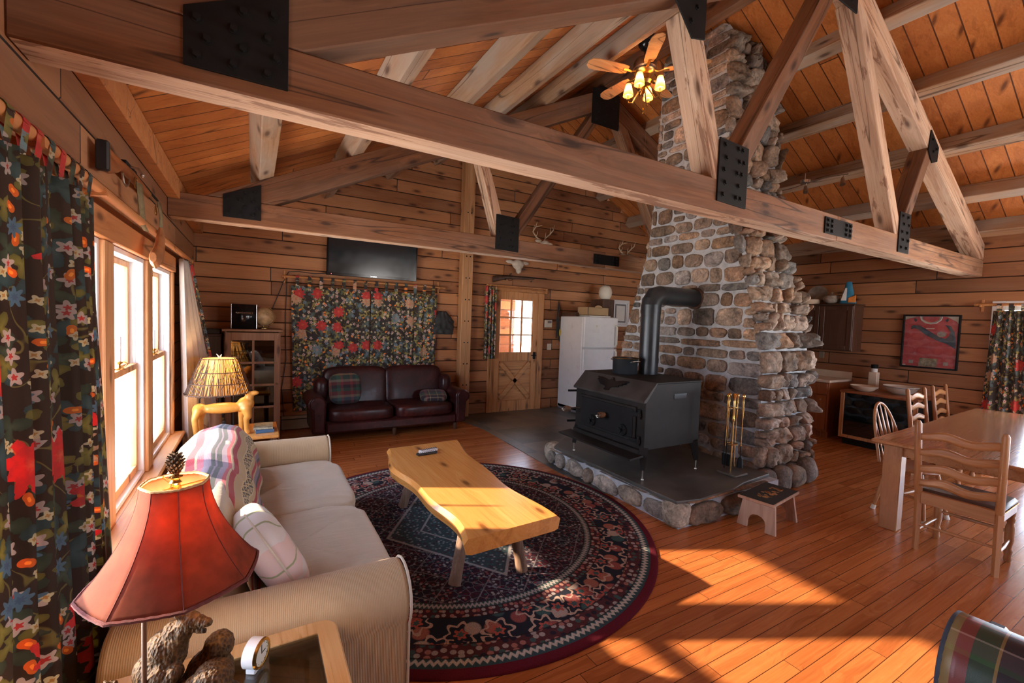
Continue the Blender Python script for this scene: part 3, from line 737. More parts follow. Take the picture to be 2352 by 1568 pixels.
# ---- back door: nine panes over a cross-buck panel
dr = bpy.data.objects.new('door_1', None); COL.objects.link(dr); dr.location = (DOOR_B[0], YB+.0, 0); struct(dr)
dw = DOOR_B[1]-DOOR_B[0]; dh = DOOR_B[3]; st = .115; y0, y1 = -.012, .032
fr = B()
fr.box((.0, y0, .0), (st, y1, dh), .004); fr.box((dw-st, y0, .0), (dw, y1, dh), .004)
fr.box((st, y0, dh-.15), (dw-st, y1, dh), .004); fr.box((st, y0, .0), (dw-st, y1, .20), .004); fr.box((st, y0, .93), (dw-st, y1, 1.09), .004)
struct(fr.build('door_frame', M_['pine_z'], dr))
struct(B().box((st, .014, .20), (dw-st, .028, .93), 0).build('door_panel', M_['pine_x'], dr))
xb = B(); px0, px1, pz0, pz1 = st, dw-st, .20, .93
for (ax_, az, bx_, bz) in ((px0, pz0, px1, pz1), (px0, pz1, px1, pz0)):
    L = sqrt((bx_-ax_)**2+(bz-az)**2); an = atan2(bz-az, bx_-ax_)
    M = Matrix.Translation(((ax_+bx_)/2, 0, (az+bz)/2)) @ Matrix.Rotation(-an, 4, 'Y')
    xb.box((-L/2+.05, y0-.003, -.042), (L/2-.05, .014, .042), .005, M)
struct(xb.build('cross_brace', M_['pine_x'], dr))
mu = B(); gz0, gz1 = 1.09, dh-.15; gw = (dw-2*st)/3; gh = (gz1-gz0)/3
for k in (1, 2): mu.box((st+gw*k-.013, y0+.003, gz0), (st+gw*k+.013, y1, gz1), .004); mu.box((st, y0+.004, gz0+gh*k-.013), (dw-st, y1, gz0+gh*k+.013), .004)
struct(mu.build('muntins', M_['pine_x'], dr))
struct(B().box((st, .008, gz0), (dw-st, .013, gz1), 0).build('pane', M_['glass'], dr, smooth=False))
hd = B(); hd.box((dw-.085, y0-.012, .96), (dw-.025, y0, 1.09), .008); hd.cyl((dw-.055, y0-.012, 1.03), (dw-.055, y0-.055, 1.03), .012); hd.tube([(dw-.055, y0-.05, 1.03), (dw-.09, y0-.055, 1.035), (dw-.15, y0-.05, 1.03)], .009, 8)
struct(hd.build('door_handle', M_['black'], dr))
cs = B(); cs.box((-.12, -.028, 0), (0, .0, dh), .004); cs.box((dw, -.028, 0), (dw+.12, 0, dh), .004); cs.box((-.16, -.034, dh), (dw+.15, 0, dh+.075), .006)
cs.box((-.19, -.07, dh+.075), (dw+.17, 0, dh+.10), .006)
struct(cs.build('door_casing', M_['pine_z'], dr))
cr2 = B(); cr2.cyl((-.17, -.075, dh+.04), (dw+.17, -.075, dh+.04), .011); cr2.box((-.15, -.085, dh+.0), (-.12, -.0, dh+.08), .006); cr2.box((dw+.12, -.085, dh), (dw+.15, 0, dh+.08), .006)
struct(cr2.build('curtain_pole', M_['pine_x'], dr))
# unseen wall added outside to keep the low sun off the last window
struct(B().box((-3.2, 5.25, -.3), (-3.05, 7.0, 4.0), 0).build('sun_block_wall', M_['whitepaint'], smooth=False))
# porch wall a step outside the back door, lengthened to block low sun
struct(B().box((-1.0, YB+1.5, 0), (5.02, YB+1.56, 3.4), 0).build('wall_porch', M_['log_wall'], smooth=False))
struct(B().box((-1.0, YB+.15, -.12), (6.0, YB+2.2, -.02), 0).build('floor_porch', M_['floor'], smooth=False))

# ---- post against the back wall
o = B().box((-.095, 0, 0), (.095, .16, 4.55), .008)
po = o.build('wooden_post', M_['post'], loc=(3.09, YB-.165, 0)); tag(po, 'square pine post on the back wall between the floral curtains and the door', 'post')
pg = B()
for z in [.55+.36*k for k in range(9)]:
    pg.cyl((-.03, -.002, z), (-.03, .004, z), .012, .012, 10); pg.cyl((.035, -.002, z+.0), (.035, .004, z+.0), .012, .012, 10)
pg.build('peg_holes', M_['black'], po)

# ------------------------------------------------------------------ roof trusses
def bar(nm, p, q, h, y0, y1, mat, parent, c=.007, ext=0.0):
    """timber from p to q in the x-z plane (centre line), depth y0..y1"""
    L = sqrt((q[0]-p[0])**2+(q[1]-p[1])**2)+2*ext; an = atan2(q[1]-p[1], q[0]-p[0])
    o = B().box((-L/2, 0, -h/2), (L/2, y1-y0, h/2), c).build(nm, mat, parent)
    o.location = ((p[0]+q[0])/2, y0, (p[1]+q[1])/2); o.rotation_euler = (0, -an, 0); return o
def slab(nm, poly, an, y0, y1, mat, parent):
    cx = sum(p[0] for p in poly)/len(poly); cz = sum(p[1] for p in poly)/len(poly); c, q = cos(an), sin(an)
    o = B().prism([((x-cx)*c+(z-cz)*q, -(x-cx)*q+(z-cz)*c) for x, z in poly], 0, y1-y0, 'y').build(nm, mat, parent, smooth=False, bevel=.006)
    o.location = (cx, y0, cz); o.rotation_euler = (0, -an, 0); return o
_boltmesh = None
def plate(parent, poly, y, bolts, th=.012, nm='gusset_plate'):
    global _boltmesh
    o = B().prism(poly, -th, 0, 'y').build(nm, M_['black'], parent, smooth=False, bevel=.0015); o.location = (0, y, 0)
    for (bx, bz) in bolts:
        if _boltmesh is None:
            b = B(); b.cyl((0, 0, 0), (0, -.003, 0), .019, .019, 16)
            b.cyl((0, -.003, 0), (0, -.015, 0), .013, .0125, 6); k = b.build('bolt', M_['black'], o); _boltmesh = k.data
        else:
            k = bpy.data.objects.new('bolt', _boltmesh); COL.objects.link(k); k.parent = o
        k.location = (bx, -th, bz)
    return o
def truss(y0, label, near):
    t = thing('roof_truss', label, 'roof truss', (0, 0, 0)); y1 = y0+.17; D = 0 if near else -.06
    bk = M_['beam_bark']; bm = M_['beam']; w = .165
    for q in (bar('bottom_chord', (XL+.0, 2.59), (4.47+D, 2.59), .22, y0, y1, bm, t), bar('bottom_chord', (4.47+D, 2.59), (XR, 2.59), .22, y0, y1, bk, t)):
        q.data.materials.append(M_['beam_peel_lit'])          # bark-marked underside; the paler wood paints in light from below
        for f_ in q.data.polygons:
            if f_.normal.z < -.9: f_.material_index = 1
    h = .245
    slab('top_chord', [(.164, 2.701), (4.298, 4.718), (4.298, 4.988), (-.387, 2.701)], math.atan(.488), y0, y1, bm, t)
    slab('top_chord', [(4.302, 4.718), (8.31, 2.702), (8.43, 2.702), (8.43, 2.912), (4.302, 4.988)], -math.atan(.503), y0, y1, M_['beam_peel_lit'] if near else bm, t)
    # webs
    s = -.10 if not near else 0
    pe = M_['beam_peel_lit']
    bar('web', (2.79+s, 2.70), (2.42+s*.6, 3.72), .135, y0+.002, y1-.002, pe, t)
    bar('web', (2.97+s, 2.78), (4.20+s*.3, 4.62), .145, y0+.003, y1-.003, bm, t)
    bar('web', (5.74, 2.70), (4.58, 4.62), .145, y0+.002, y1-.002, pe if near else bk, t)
    bar('web', (5.86, 2.78), (6.40, 3.72), .135, y0+.003, y1-.003, bm, t)
    def grid_b(x0, x1, z0, z1, nx, nz, jit=0):
        return [(x0+(x1-x0)*(i+.5)/nx+((j % 2)-.5)*jit, z0+(z1-z0)*(j+.5)/nz) for i in range(nx) for j in range(nz)]
    # left heel plate
    a, b = (-.22, .11) if near else (-.25, .055)
    plate(t, [(a, 2.53), (b, 2.53), (b, 2.73+(b+.22)*.5), (a, 2.73)], y0, grid_b(a, b, 2.54, 2.73, 3, 3, .03)+[(b-.05, 2.79), (a+.18, 2.77)])
    # bottom middle plates
    cx = 2.925+s*1.7
    plate(t, [(cx-.165, 2.55), (cx+.165, 2.54), (cx+.165, 2.97), (cx-.165, 2.98)], y0, [(cx+i*.05+((j % 2)-.5)*.02, 2.60+j*.085) for i in (-2, 1, 2) for j in range(5) if (i+j) % 3 or j % 2 == 0])
    plate(t, [(5.72, 2.52), (6.04, 2.52), (6.04, 2.94), (5.72, 2.94)] if not near else [(5.72, 2.52), (5.98, 2.52), (5.98, 2.93), (5.72, 2.93)], y0, grid_b(5.73, 5.98, 2.53, 2.93, 2, 5, .03))
    # splice at mid span
    c2 = 4.475+D
    plate(t, [(c2-.24, 2.52), (c2+.24, 2.52), (c2+.24, 2.66), (c2-.24, 2.66)], y0, [(c2+dx, 2.545+.043*j) for dx in (-.20, -.13, .13, .20) for j in range(3)])
    # upper plates where the short webs meet the top chords
    X = 2.40 if near else 2.33
    plate(t, [(X-.15, 3.70), (X+.02, 3.52), (X+.14, 3.55), (X+.14, 4.0), (X-.15, 3.86)], y0, [(X, 3.62), (X+.05, 3.72), (X-.06, 3.76), (X+.06, 3.86)])
    plate(t, [(6.34, 3.90), (6.30, 3.68), (6.42, 3.56), (6.56, 3.60), (6.58, 3.76)], y0, [(6.38, 3.8), (6.42, 3.68), (6.50, 3.72)])
    # ridge and right heel
    r0 = 4.03
    plate(t, [(r0, 4.45), (r0+.50, 4.45), (r0+.50, 4.93), (r0+.26, 5.02), (r0, 4.92)], y0, grid_b(r0+.02, r0+.48, 4.47, 4.90, 3, 4, .03))
    plate(t, [(8.14, 2.52), (8.42, 2.52), (8.42, 2.84), (8.30, 2.90), (8.14, 2.86)], y0+.185, grid_b(8.15, 8.40, 2.54, 2.8, 2, 3, .0))
    return t
truss(1.99, 'nearest exposed timber roof truss crossing the whole room overhead, in front of the stone chimney', True)
truss(4.92, 'second timber roof truss farther back, behind the chimney and above the television', False)

# purlins on both slopes
def purlin(xc, side, label):
    w, h = .14, .19
    if side == 'L':
        an = math.atan(.488); p = (xc, 2.89+.488*xc)
    else:
        an = -math.atan(.503); p = (xc, 4.99-.503*(xc-4.3))
    o = B().box((-(YB-YF)/2, -w if side == 'R' else 0, 0), ((YB-YF)/2, 0 if side == 'R' else w, h), .007).build('roof_purlin', M_['purlin'])
    # local x along world y, local y along slope
    if side == 'L': ux = Vector((cos(an), 0, sin(an)))
    else: ux = Vector((cos(an), 0, sin(an)))
    lx = Vector((0, 1, 0)); ly = ux; lz = Vector((-sin(an), 0, cos(an)))
    lx2 = lx if True else lx
    m = Matrix(((lx.x, ly.x, lz.x, p[0]), (lx.y, ly.y, lz.y, (YB+YF)/2), (lx.z, ly.z, lz.z, p[1]+.003), (0, 0, 0, 1)))
    o.matrix_world = m
    tag(o, label, 'roof beam')
nmL = ['lowest grey roof purlin on the left slope, nearest the window wall', 'second purlin up the left slope, pale square beam', 'third purlin up the left slope, pale orange lit beam',
       'fourth purlin up the left slope, broad weathered beam', 'topmost purlin on the left slope, just left of the ceiling fan']
for x, l in zip((.04, .87, 1.76, 2.52, 3.27), nmL): purlin(x, 'L', l)
nmR = ['topmost purlin on the right slope, nearest the ridge beside the chimney', 'second purlin down the right slope, weathered grey beam', 'third purlin down the right slope, above the track light',
       'fourth purlin down the right slope', 'lowest purlin on the right slope, just above the kitchen wall']
for x, l in zip((5.10+.1, 5.93+.1, 6.76+.1, 7.54+.1, 8.30), nmR): purlin(x, 'R', l)
o = B().box((-(YB-YF)/2, -.07, -.10), ((YB-YF)/2, .07, .1), .006).build('ridge_beam', M_['beam'], loc=(4.3, (YB+YF)/2, 5.09), rot=(0, 0, pi/2)); tag(o, 'long ridge beam at the peak of the ceiling over the chimney', 'roof beam')
o = B().box((-(YB-YF)/2, 0, 0), ((YB-YF)/2, .09, .17), .006).build('eave_board', M_['header'], loc=(XL+.092, (YB+YF)/2, 2.635), rot=(0, 0, pi/2)); tag(o, 'reddish board along the top of the window wall under the roof', 'roof beam')
struct(B().box((-1.0, YB+.15, 2.62), (6.0, YB+1.8, 2.70), 0).build('sun_block_roof', M_['whitepaint'], smooth=False))  # porch roof added to stop sun coming through the back door
# ------------------------------------------------------------------ stone chimney, hearth, stove
def lump(b, P, N, U, Wd, sw, sh, dep, ex=2.6, jag=.1, n=20, tilt=0.0, rnd=None):
    """one rounded stone on a face: P centre, N outward, U/Wd in-plane axes, half sizes sw/sh, depth dep"""
    R = rnd or random; off = [1+R.uniform(-jag, jag*.8) for _ in range(n)]; off = [(off[i-1]+off[i]*2+off[(i+1) % n])/4 for i in range(n)]
    tx, ty = R.uniform(-tilt, tilt), R.uniform(-tilt, tilt); rot = R.uniform(-.12, .12)
    rings = [(1.0, -.03), (.99, .40), (.95, .80), (.80, .95), (.55, 1.0), (.28, 1.0)]; seed = Vector((R.uniform(0, 99), R.uniform(0, 99), R.uniform(0, 99)))
    vs = []
    for (k, d) in rings:
        for i in range(n):
            a = 2*pi*i/n+rot; ca, sa = cos(a), sin(a)
            q = (abs(ca)**ex+abs(sa)**ex)**(-1/ex)*off[i]
            u = ca*q*sw*k; w = sa*q*sh*k
            dd = dep*d*(1+tx*u/sw+ty*w/sh)*(1+R.uniform(-.07, .07)) if d > 0 else -.02
            if d > 0: dd += dep*.42*mnoise.noise(seed+Vector((u, w, 0))*16)+dep*.15*mnoise.noise(seed+Vector((u, w, 0))*45)
            vs.append(P+U*u+Wd*w+N*dd)
    vs.append(P+N*dep*1.03)
    m = len(rings); fs = []
    for j in range(m-1):
        for i in range(n): fs.append((j*n+i, j*n+(i+1) % n, (j+1)*n+(i+1) % n, (j+1)*n+i))
    for i in range(n): fs.append(((m-1)*n+i, (m-1)*n+(i+1) % n, m*n))
    b.add(vs, fs)
STONE_COL = [(.33, .25, .19), (.40, .31, .24), (.28, .22, .18), (.45, .36, .29), (.24, .21, .19), (.36, .24, .17), (.22, .22, .22), (.50, .40, .33), (.30, .20, .13), (.42, .29, .20)]
def stone_face(b, Pf, span, H, rowr, wr, depr, ex, jag, tilt, seed, Nf, z0=0.0, gap=.011, cols=STONE_COL, fx=None, shear=0.0):
    R = random.Random(seed); z = z0
    while z < H:
        rh = min(R.uniform(*rowr), H-z+.02); s0, s1 = span(z+rh/2); s = s0+R.uniform(-.02, .0); first = True
        while s < s1-.03:
            w = min(R.uniform(*wr)*(1.0 if rh > .10 else 1.25), s1-s)
            if s1-s-w < .07: w = s1-s
            pieces = [(z, rh)]
            if rh > .17 and w < .2 and R.random() < .5: k = R.uniform(.4, .6); pieces = [(z, rh*k), (z+rh*k, rh*(1-k))]
            for (za, hh) in pieces:
                c = Vector(R.choice(cols))*R.uniform(.55, 1.15); b.cc = tuple(c)
                sc_ = s+w/2; zc = za+hh/2+R.uniform(-.008, .008)+shear*(sc_-s0)
                P, U, Wd = Pf(sc_, zc)
                lump(b, P, Nf(zc), U, Wd, w/2-gap, hh/2-gap, R.uniform(*depr), R.uniform(*ex), jag, tilt=tilt, rnd=R)
            s += w
        z += rh
CX0, CX1 = 4.52, 5.42
def cyf(z):      # front face y at height z
    k = [(0, 2.60), (1.3, 2.60), (1.97, 2.74), (2.29, 2.86), (2.82, 3.05), (3.85, 3.14), (5.3, 3.22)]
    for (a, b), (c, d) in zip(k, k[1:]):
        if z <= c: return b+(d-b)*max(0, (z-a))/(c-a)
    return k[-1][1]
def cyb(z):
    k = [(0, 4.66), (1.4, 4.62), (2.07, 4.40), (2.5, 4.26), (3.1, 4.16), (5.3, 4.10)]
    for (a, b), (c, d) in zip(k, k[1:]):
        if z <= c: return b+(d-b)*max(0, (z-a))/(c-a)
    return k[-1][1]
ch = thing('stone_chimney', 'tall fieldstone chimney rising through the roof in the middle of the room', 'chimney', (4.97, 3.6, 0))
off = Vector((-4.97, -3.6, 0)); T = Matrix.Translation(off)
core = B(); zs = [0, .65, 1.3, 1.63, 1.97, 2.29, 2.55, 2.82, 3.3, 3.85, 4.45, 5.02]
def top_at(x): return (2.89+.488*x if x < 4.3 else 4.99-.503*(x-4.3))+DECK-.01
vs = []
for z in zs:
    for (x, f) in ((CX0, cyf), (CX1, cyf), (CX1, cyb), (CX0, cyb)): zz_ = min(z, top_at(x)); vs.append((x, f(z), zz_))
fs = [(i*4+k, i*4+(k+1) % 4, (i+1)*4+(k+1) % 4, (i+1)*4+k) for i in range(len(zs)-1) for k in range(4)]+[tuple(range(4))[::-1], tuple(len(zs)*4-4+k for k in range(4))]
core.add(vs, fs, T); core.build('mortar_core', M_['mortar'], ch, smooth=False)
Z = Vector((0, 0, 1))
def tilt_axes(fz, f, s, z, axis):
    dz = .05; dy = (f(z+dz)-f(z-dz))/(2*dz); Wd = Vector((0, dy, 1)).normalized(); return Wd
sb = B()
# left face (towards the stove): flat faced stones nearly flush with wide pale mortar
stone_face(sb, lambda s, z: (Vector((CX0, s, z))+off, Vector((0, -1, 0)), Vector((0, 0, 1))), lambda z: (cyf(z)+.0, cyb(z)-.0), 5.05, (.09, .23), (.15, .44), (.016, .036), (2.6, 6.0), .13, .2, 11, lambda z: Vector((-1, 0, 0)), gap=.011, cols=STONE_COL+[(.38, .36, .36), (.46, .38, .34)])
# front face: rough, deeply raked
def Pfr(s, z):
    Wd = tilt_axes(0, cyf, s, z, 0); return Vector((s, cyf(z), z))+off, Vector((1, 0, 0)), Wd
def Nfr(z):
    dz = .05; dy = (cyf(z+dz)-cyf(z-dz))/(2*dz); return Vector((0, -1, dy)).normalized()
stone_face(sb, Pfr, lambda z: (CX0-.03, CX1+.05), 4.95, (.10, .24), (.10, .30), (.05, .115), (2.6, 6.5), .17, .55, 23, Nfr, gap=.006)
# right face and back
stone_face(sb, lambda s, z: (Vector((CX1, s, z))+off, Vector((0, 1, 0)), Vector((0, 0, 1))), lambda z: (cyf(z), cyb(z)), 4.4, (.10, .20), (.14, .32), (.04, .08), (2.2, 3.2), .12, .25, 31, lambda z: Vector((1, 0, 0)))
stone_face(sb, lambda s, z: (Vector((s, cyb(z), z))+off, Vector((-1, 0, 0)), Vector((0, 0, 1))), lambda z: (CX0, CX1), 4.45, (.10, .20), (.14, .32), (.02, .05), (2.2, 3.2), .12, .2, 37, lambda z: Vector((0, 1, 0)))
for (cx_, cy_, cz_, rx, ry, rz_, c_) in ((4.55, 2.53, .12, .12, .09, .12, (.15, .11, .085)), (4.78, 2.50, .12, .14, .09, .13, (.19, .15, .12)), (5.04, 2.50, .11, .15, .09, .12, (.25, .19, .14)), (5.32, 2.52, .13, .13, .10, .14, (.21, .18, .16))):
    sb.cc = c_; sb.ball((cx_-4.97, cy_-3.6, cz_), (rx, ry, rz_), 16, 10, e=.7, fn=lambda q, p: q+Vector((mnoise.noise(q*7), mnoise.noise(q*7+Vector((3, 1, 0))), mnoise.noise(q*7+Vector((0, 9, 1)))))*.025)
sb.build('stones', M_['stone'], ch, ang=75)
# flared foot stones at the right corner
# hearth
hx0, hx1, hy0, hy1, hz = 3.0, 4.50, 2.33, 4.42, .23
he = thing('raised_hearth', 'low raised stone hearth with a slate top under the black wood stove', 'hearth', (3.6, 3.3, 0)); o2 = Vector((-3.6, -3.3, 0)); T2 = Matrix.Translation(o2)
b = B(); b.prism([(hx0+.03, hy0+.03), (4.49, hy0+.03), (4.49, hy1), (hx0+.35, hy1-.06), (hx0+.05, hy1-.28)], 0.0, hz-.035, 'z', T2); b.build('mortar_bed', M_['mortar'], he, smooth=False)
b = B(); b.prism([(hx0+.02, hy0+.05), (hx0+.25, hy0-.0), (3.75, hy0+.02), (4.0, hy0+.08), (4.49, hy0+.12), (4.49, hy1), (hx0+.36, hy1-.05), (hx0+.03, hy1-.30)], hz-.035, hz, 'z', T2)
sl = plain('hearth_slate', (.085, .082, .072), .5, .45, 2.2, bump=.2); b.build('slate_top', sl, he, smooth=False, bevel=.008)
b = B(); GREY = [(.40, .37, .33), (.46, .43, .38), (.35, .30, .25), (.50, .47, .42), (.38, .33, .27), (.30, .28, .26)]
stone_face(b, lambda s, z: (Vector((hx0+.03, s, z))+o2, Vector((0, -1, 0)), Z), lambda z: (hy0+.1, hy1-.2), hz-.05, (.17, .18), (.14, .36), (.02, .04), (2.0, 2.8), .18, .2, 5, lambda z: Vector((-1, 0, 0)), z0=.0, gap=.010, cols=GREY)
stone_face(b, lambda s, z: (Vector((s, hy0+.03, z))+o2, Vector((1, 0, 0)), Z), lambda z: (hx0+.12, 4.30), hz-.03, (.18, .20), (.30, .6), (.03, .07), (2.4, 3.2), .15, .2, 6, lambda z: Vector((0, -1, 0)), gap=.006, cols=[(.30, .19, .12), (.36, .24, .16), (.26, .17, .11)])
R5 = random.Random(3)
for (cx_, cy_, r_) in ((hx0+.09, hy0+.10, .115), (hx0+.16, hy1-.14, .12)):
    b.cc = (.46, .42, .34)
    def jig(q, p, R5=R5): return q+Vector((mnoise.noise(q*9)*.02, mnoise.noise(q*9+Vector((5, 0, 0)))*.02, 0))
    b.ball((cx_-3.6, cy_-3.3, .105), (r_, r_, .115), 20, 12, e=.75, fn=jig)
for k in range(9):
    b.cc = tuple(Vector((.27, .21, .16))*R5.uniform(.8, 1.3)); a_ = R5.uniform(4.05, 4.4)
b.build('hearth_stones', M_['stone'], he, ang=70)

# wood stove: local origin at floor of hearth, front faces -x
st = thing('wood_stove', 'black cast iron wood stove with a bird emblem, standing on the stone hearth', 'stove', (3.50, 3.38, hz))
sx0, sx1, sy0, sy1 = -.36, .42, -.51, .51
b = B()
prof = [(sx0, .27), (sx1, .27), (sx1, .89), (sx0+.13, .89), (sx0, .72)]
b.prism(prof, sy0, sy1, 'y'); b.build('firebox', M_['stove'], st, smooth=False, bevel=.006)
b = B(); b.prism([(sx0-.035, .735), (sx0-.03, .715), (sx0+.0, .722), (sx0+.135, .895), (sx0+.125, .905)], sy0-.012, sy1+.012, 'y'); b.build('hood_plate', plain('hood_iron', (.045, .042, .040), .5, .35, 5, spec=.3), st, smooth=False, bevel=.003)
b = B(); b.box((sx0+.12, sy0-.01, .89), (sx1+.01, sy1+.01, .905), .003); b.build('top_plate', M_['stove'], st)
b = B(); b.box((sx0-.02, sy0+.10, .33), (sx0, sy1-.10, .665), .006); b.build('stove_door', M_['stove'], st)
dd = B(); dd.box((sx0-.026, sy0+.13, .355), (sx0-.019, sy1-.13, .64), .004); dd.build('door_panel', M_['black'], st)
for yy in (sy0+.055, ):
    for zz in (.35, .60):
        h_ = B(); h_.cyl((sx0-.022, yy, zz-.04), (sx0-.022, yy, zz+.05), .014, .014, 10); h_.box((sx0-.03, yy-.02, zz-.02), (sx0-.012, yy+.11, zz+.02), .003); h_.build('hinge', M_['black'], st)
def coil(yy, zz, sx_):
    k = B(); pts = []; 
    for i in range(64):
        a = i/63*2*pi*6; r_ = .022+.008*sin(i/63*pi); pts.append((sx_-.035-.085*i/63, yy+cos(a)*r_, zz+sin(a)*r_))
    k.tube(pts, .0048, 5); k.cyl((sx_, yy, zz), (sx_-.14, yy, zz), .008); k.ball((sx_-.135, yy, zz), .012, 8, 6)
    return k
coil(-.02, .515, sx0-.02).build('spring_handle', M_['nickel'], st)
k = coil(sy1-.07, .50, sx0-.10); k.tube([(sx0, sy1-.1, .50), (sx0-.06, sy1-.07, .50), (sx0-.11, sy1-.07, .50)], .010); k.build('latch_handle', M_['nickel'], st)
for yy in (-.26, .19):
    k = B(); k.cyl((sx0-.026, yy, .415), (sx0-.042, yy, .415), .058, .052, 24)
    for q in range(5):
        a = q*2*pi/5; k.box((-.008, -.006, .012), (.0, .006, .046), .002, Matrix.Translation((sx0-.042, yy, .415)) @ Matrix.Rotation(a, 4, 'X'))
    k.cyl((sx0-.04, yy, .415), (sx0-.07, yy, .415), .011, .014, 12); k.build('air_control', M_['black'], st)
for zz in (.68, .34): k = B(); k.cyl((sx0+.02, sy1, zz), (sx0-.09, sy1+.03, zz), .012); k.build('side_rod', M_['black'], st)
b = B(); b.prism([(sx0-.02, .215), (sx0-.19, .205), (sx0-.19, .222), (sx0-.02, .238)], sy0-.02, sy1+.05, 'y'); b.build('ash_shelf', M_['stove'], st, smooth=False, bevel=.003)
b = B(); b.box((sx0-.04, sy0+.02, .20), (sx0+.02, sy1-.02, .275), .003); b.build('ash_lip', M_['stove'], st)
for (x_, y_) in ((sx0+.03, sy0+.03), (sx0+.03, sy1-.03), (sx1-.05, sy0+.03), (sx1-.05, sy1-.03)):
    dx = -.03 if x_ < 0 else .03; dy = -.03 if y_ < 0 else .03
    lg = B(); lg.tube([(x_, y_, .29), (x_+dx*.6, y_+dy*.6, .20), (x_+dx, y_+dy, .09)], [.062, .045, .028], 4); lo = lg.build('leg', M_['stove'], st, smooth=False)
    ft = B(); ft.cyl((x_+dx, y_+dy, .095), (x_+dx, y_+dy, 0), .008, .008, 8); ft.cyl((x_+dx, y_+dy, .008), (x_+dx, y_+dy, 0), .014, .016, 10); ft.build('leveling_foot', M_['nickel'], lo)
# side vent slot
b = B(); b.box((.02, sy0-.004, .735), (.20, sy0+.002, .785), .001); b.build('side_slot', M_['black_gloss'], st)
# bird emblem on the hood: wings spread
def hoodpt(u, w, d=.004):   # u along -y.. , w up the slope
    an = atan2(.17, .13); return Vector((sx0-.008+cos(an)*w-sin(an)*d*0-.0, u, .722+sin(an)*w)) + Vector((-sin(an), 0, cos(an)))*d
half = [(0, .175), (.02, .17), (.05, .150), (.10, .165), (.16, .178), (.235, .182), (.20, .155), (.22, .148), (.17, .132), (.185, .122), (.135, .108), (.145, .098), (.09, .088), (.055, .082), (.035, .06), (.045, .035), (.03, .03), (.0, .026)]
poly = [(u, w) for u, w in half]+[(-u, w) for u, w in half[::-1][1:-1]]
b = B(); n = len(poly); A = [hoodpt(u+.02, w*.95, .010) for u, w in poly]; C_ = [hoodpt(u*.95+.02, w*.93+.004, .030) for u, w in poly]
b.add(A+C_, [list(range(n))[::-1], [n+i for i in range(n)]]+[(i, (i+1) % n, n+(i+1) % n, n+i) for i in range(n)])
hp = hoodpt(.02, .175, .024); b.ball(tuple(hp), (.014, .018, .014), 10, 8)
b.build('bird_emblem', M_['black_gloss'], st, smooth=False)
# flue pipe
fl = thing('stove_pipe', 'round black stovepipe running up from the stove and elbowing into the chimney', 'pipe', (3.78, 3.45, hz+.905))
b = B(); b.cyl((0, 0, 0), (0, 0, .72), .105, .105, 32); b.cyl((0, 0, .66), (0, 0, .76), .109, .109, 32); b.build('vertical_pipe', M_['pipe'], fl)
b = B(); E0 = .74; Rr = .13; pts = [(0, 0, E0)]+[(Rr-Rr*cos(a), 0, E0+.0+Rr*sin(a)) for a in [radians(q) for q in (0, 30, 60, 90)]]
b.tube([(0, 0, E0-.01), (0.01, 0, E0+.05), (.06, 0, E0+.115), (.13, 0, E0+.13)], [.108, .11, .11, .108], 32, up=(0, 1, 0)); b.build('elbow', M_['pipe'], fl, ang=25)
b = B(); b.cyl((.12, 0, E0+.13), (CX0-3.78-.0, 0, E0+.13), .106, .106, 32); b.build('horizontal_pipe', M_['pipe'], fl)
b = B(); b.cyl((CX0-3.78-.035, 0, E0+.13), (CX0-3.78-.005, 0, E0+.13), .125, .128, 32); b.build('wall_collar', M_['pipe_rust'], fl)
# stock pot
pt = thing('stock_pot', 'dark enamel stock pot with a brass rimmed bail handle, on top of the wood stove', 'pot', (3.50, 3.52, hz+.906))
b = B(); b.lathe([(0, 0), (.125, 0), (.132, .012), (.134, .165), (.138, .17), (.129, .17), (.126, .02), (0, .015)], n=36); b.build('pot_body', M_['pipe'], pt)
b = B(); b.lathe([(.139, .166), (.141, .172), (.137, .176), (.130, .172), (.139, .166)], n=36, caps=False); b.build('rim', M_['agedbrass'], pt)
for s_ in (-1, 1):
    b = B(); b.tube([(.05, s_*.128, .135), (.05, s_*.165, .145), (0, s_*.175, .15), (-.05, s_*.165, .145), (-.05, s_*.128, .135)], .0055, 8); b.build('handle', M_['nickel'], pt)
# fireplace tools
fs_ = thing('fireplace_tool_stand', 'brass fireplace tool stand with a stone base at the front of the chimney', 'tool stand', (4.10, 2.62, hz))
b = B(); b.box((-.09, -.11, 0), (.12, .09, .022), .006); b.build('base', sl, fs_)
b = B(); b.cyl((0, 0, .02), (0, 0, .64), .0085); b.lathe([(.010, .52), (.017, .54), (.010, .56), (.014, .60), (.010, .66), (.012, .72), (.008, .74), (.020, .77), (.022, .785), (.012, .80), (0, .803)], n=16); b.build('pole', M_['brass'], fs_)
b = B(); b.tube([(.05*cos(a), .05*sin(a), .30) for a in [i*2*pi/20 for i in range(20)]], .005, 6, closed=True); b.build('lower_ring', M_['brass'], fs_)
b = B(); [b.tube([(0, 0, .66), (.055*cos(a), .055*sin(a), .655), (.06*cos(a), .06*sin(a), .665)], .004, 6) for a in (0, pi/2, pi, 3*pi/2)]; b.build('hanger_hooks', M_['brass'], fs_)
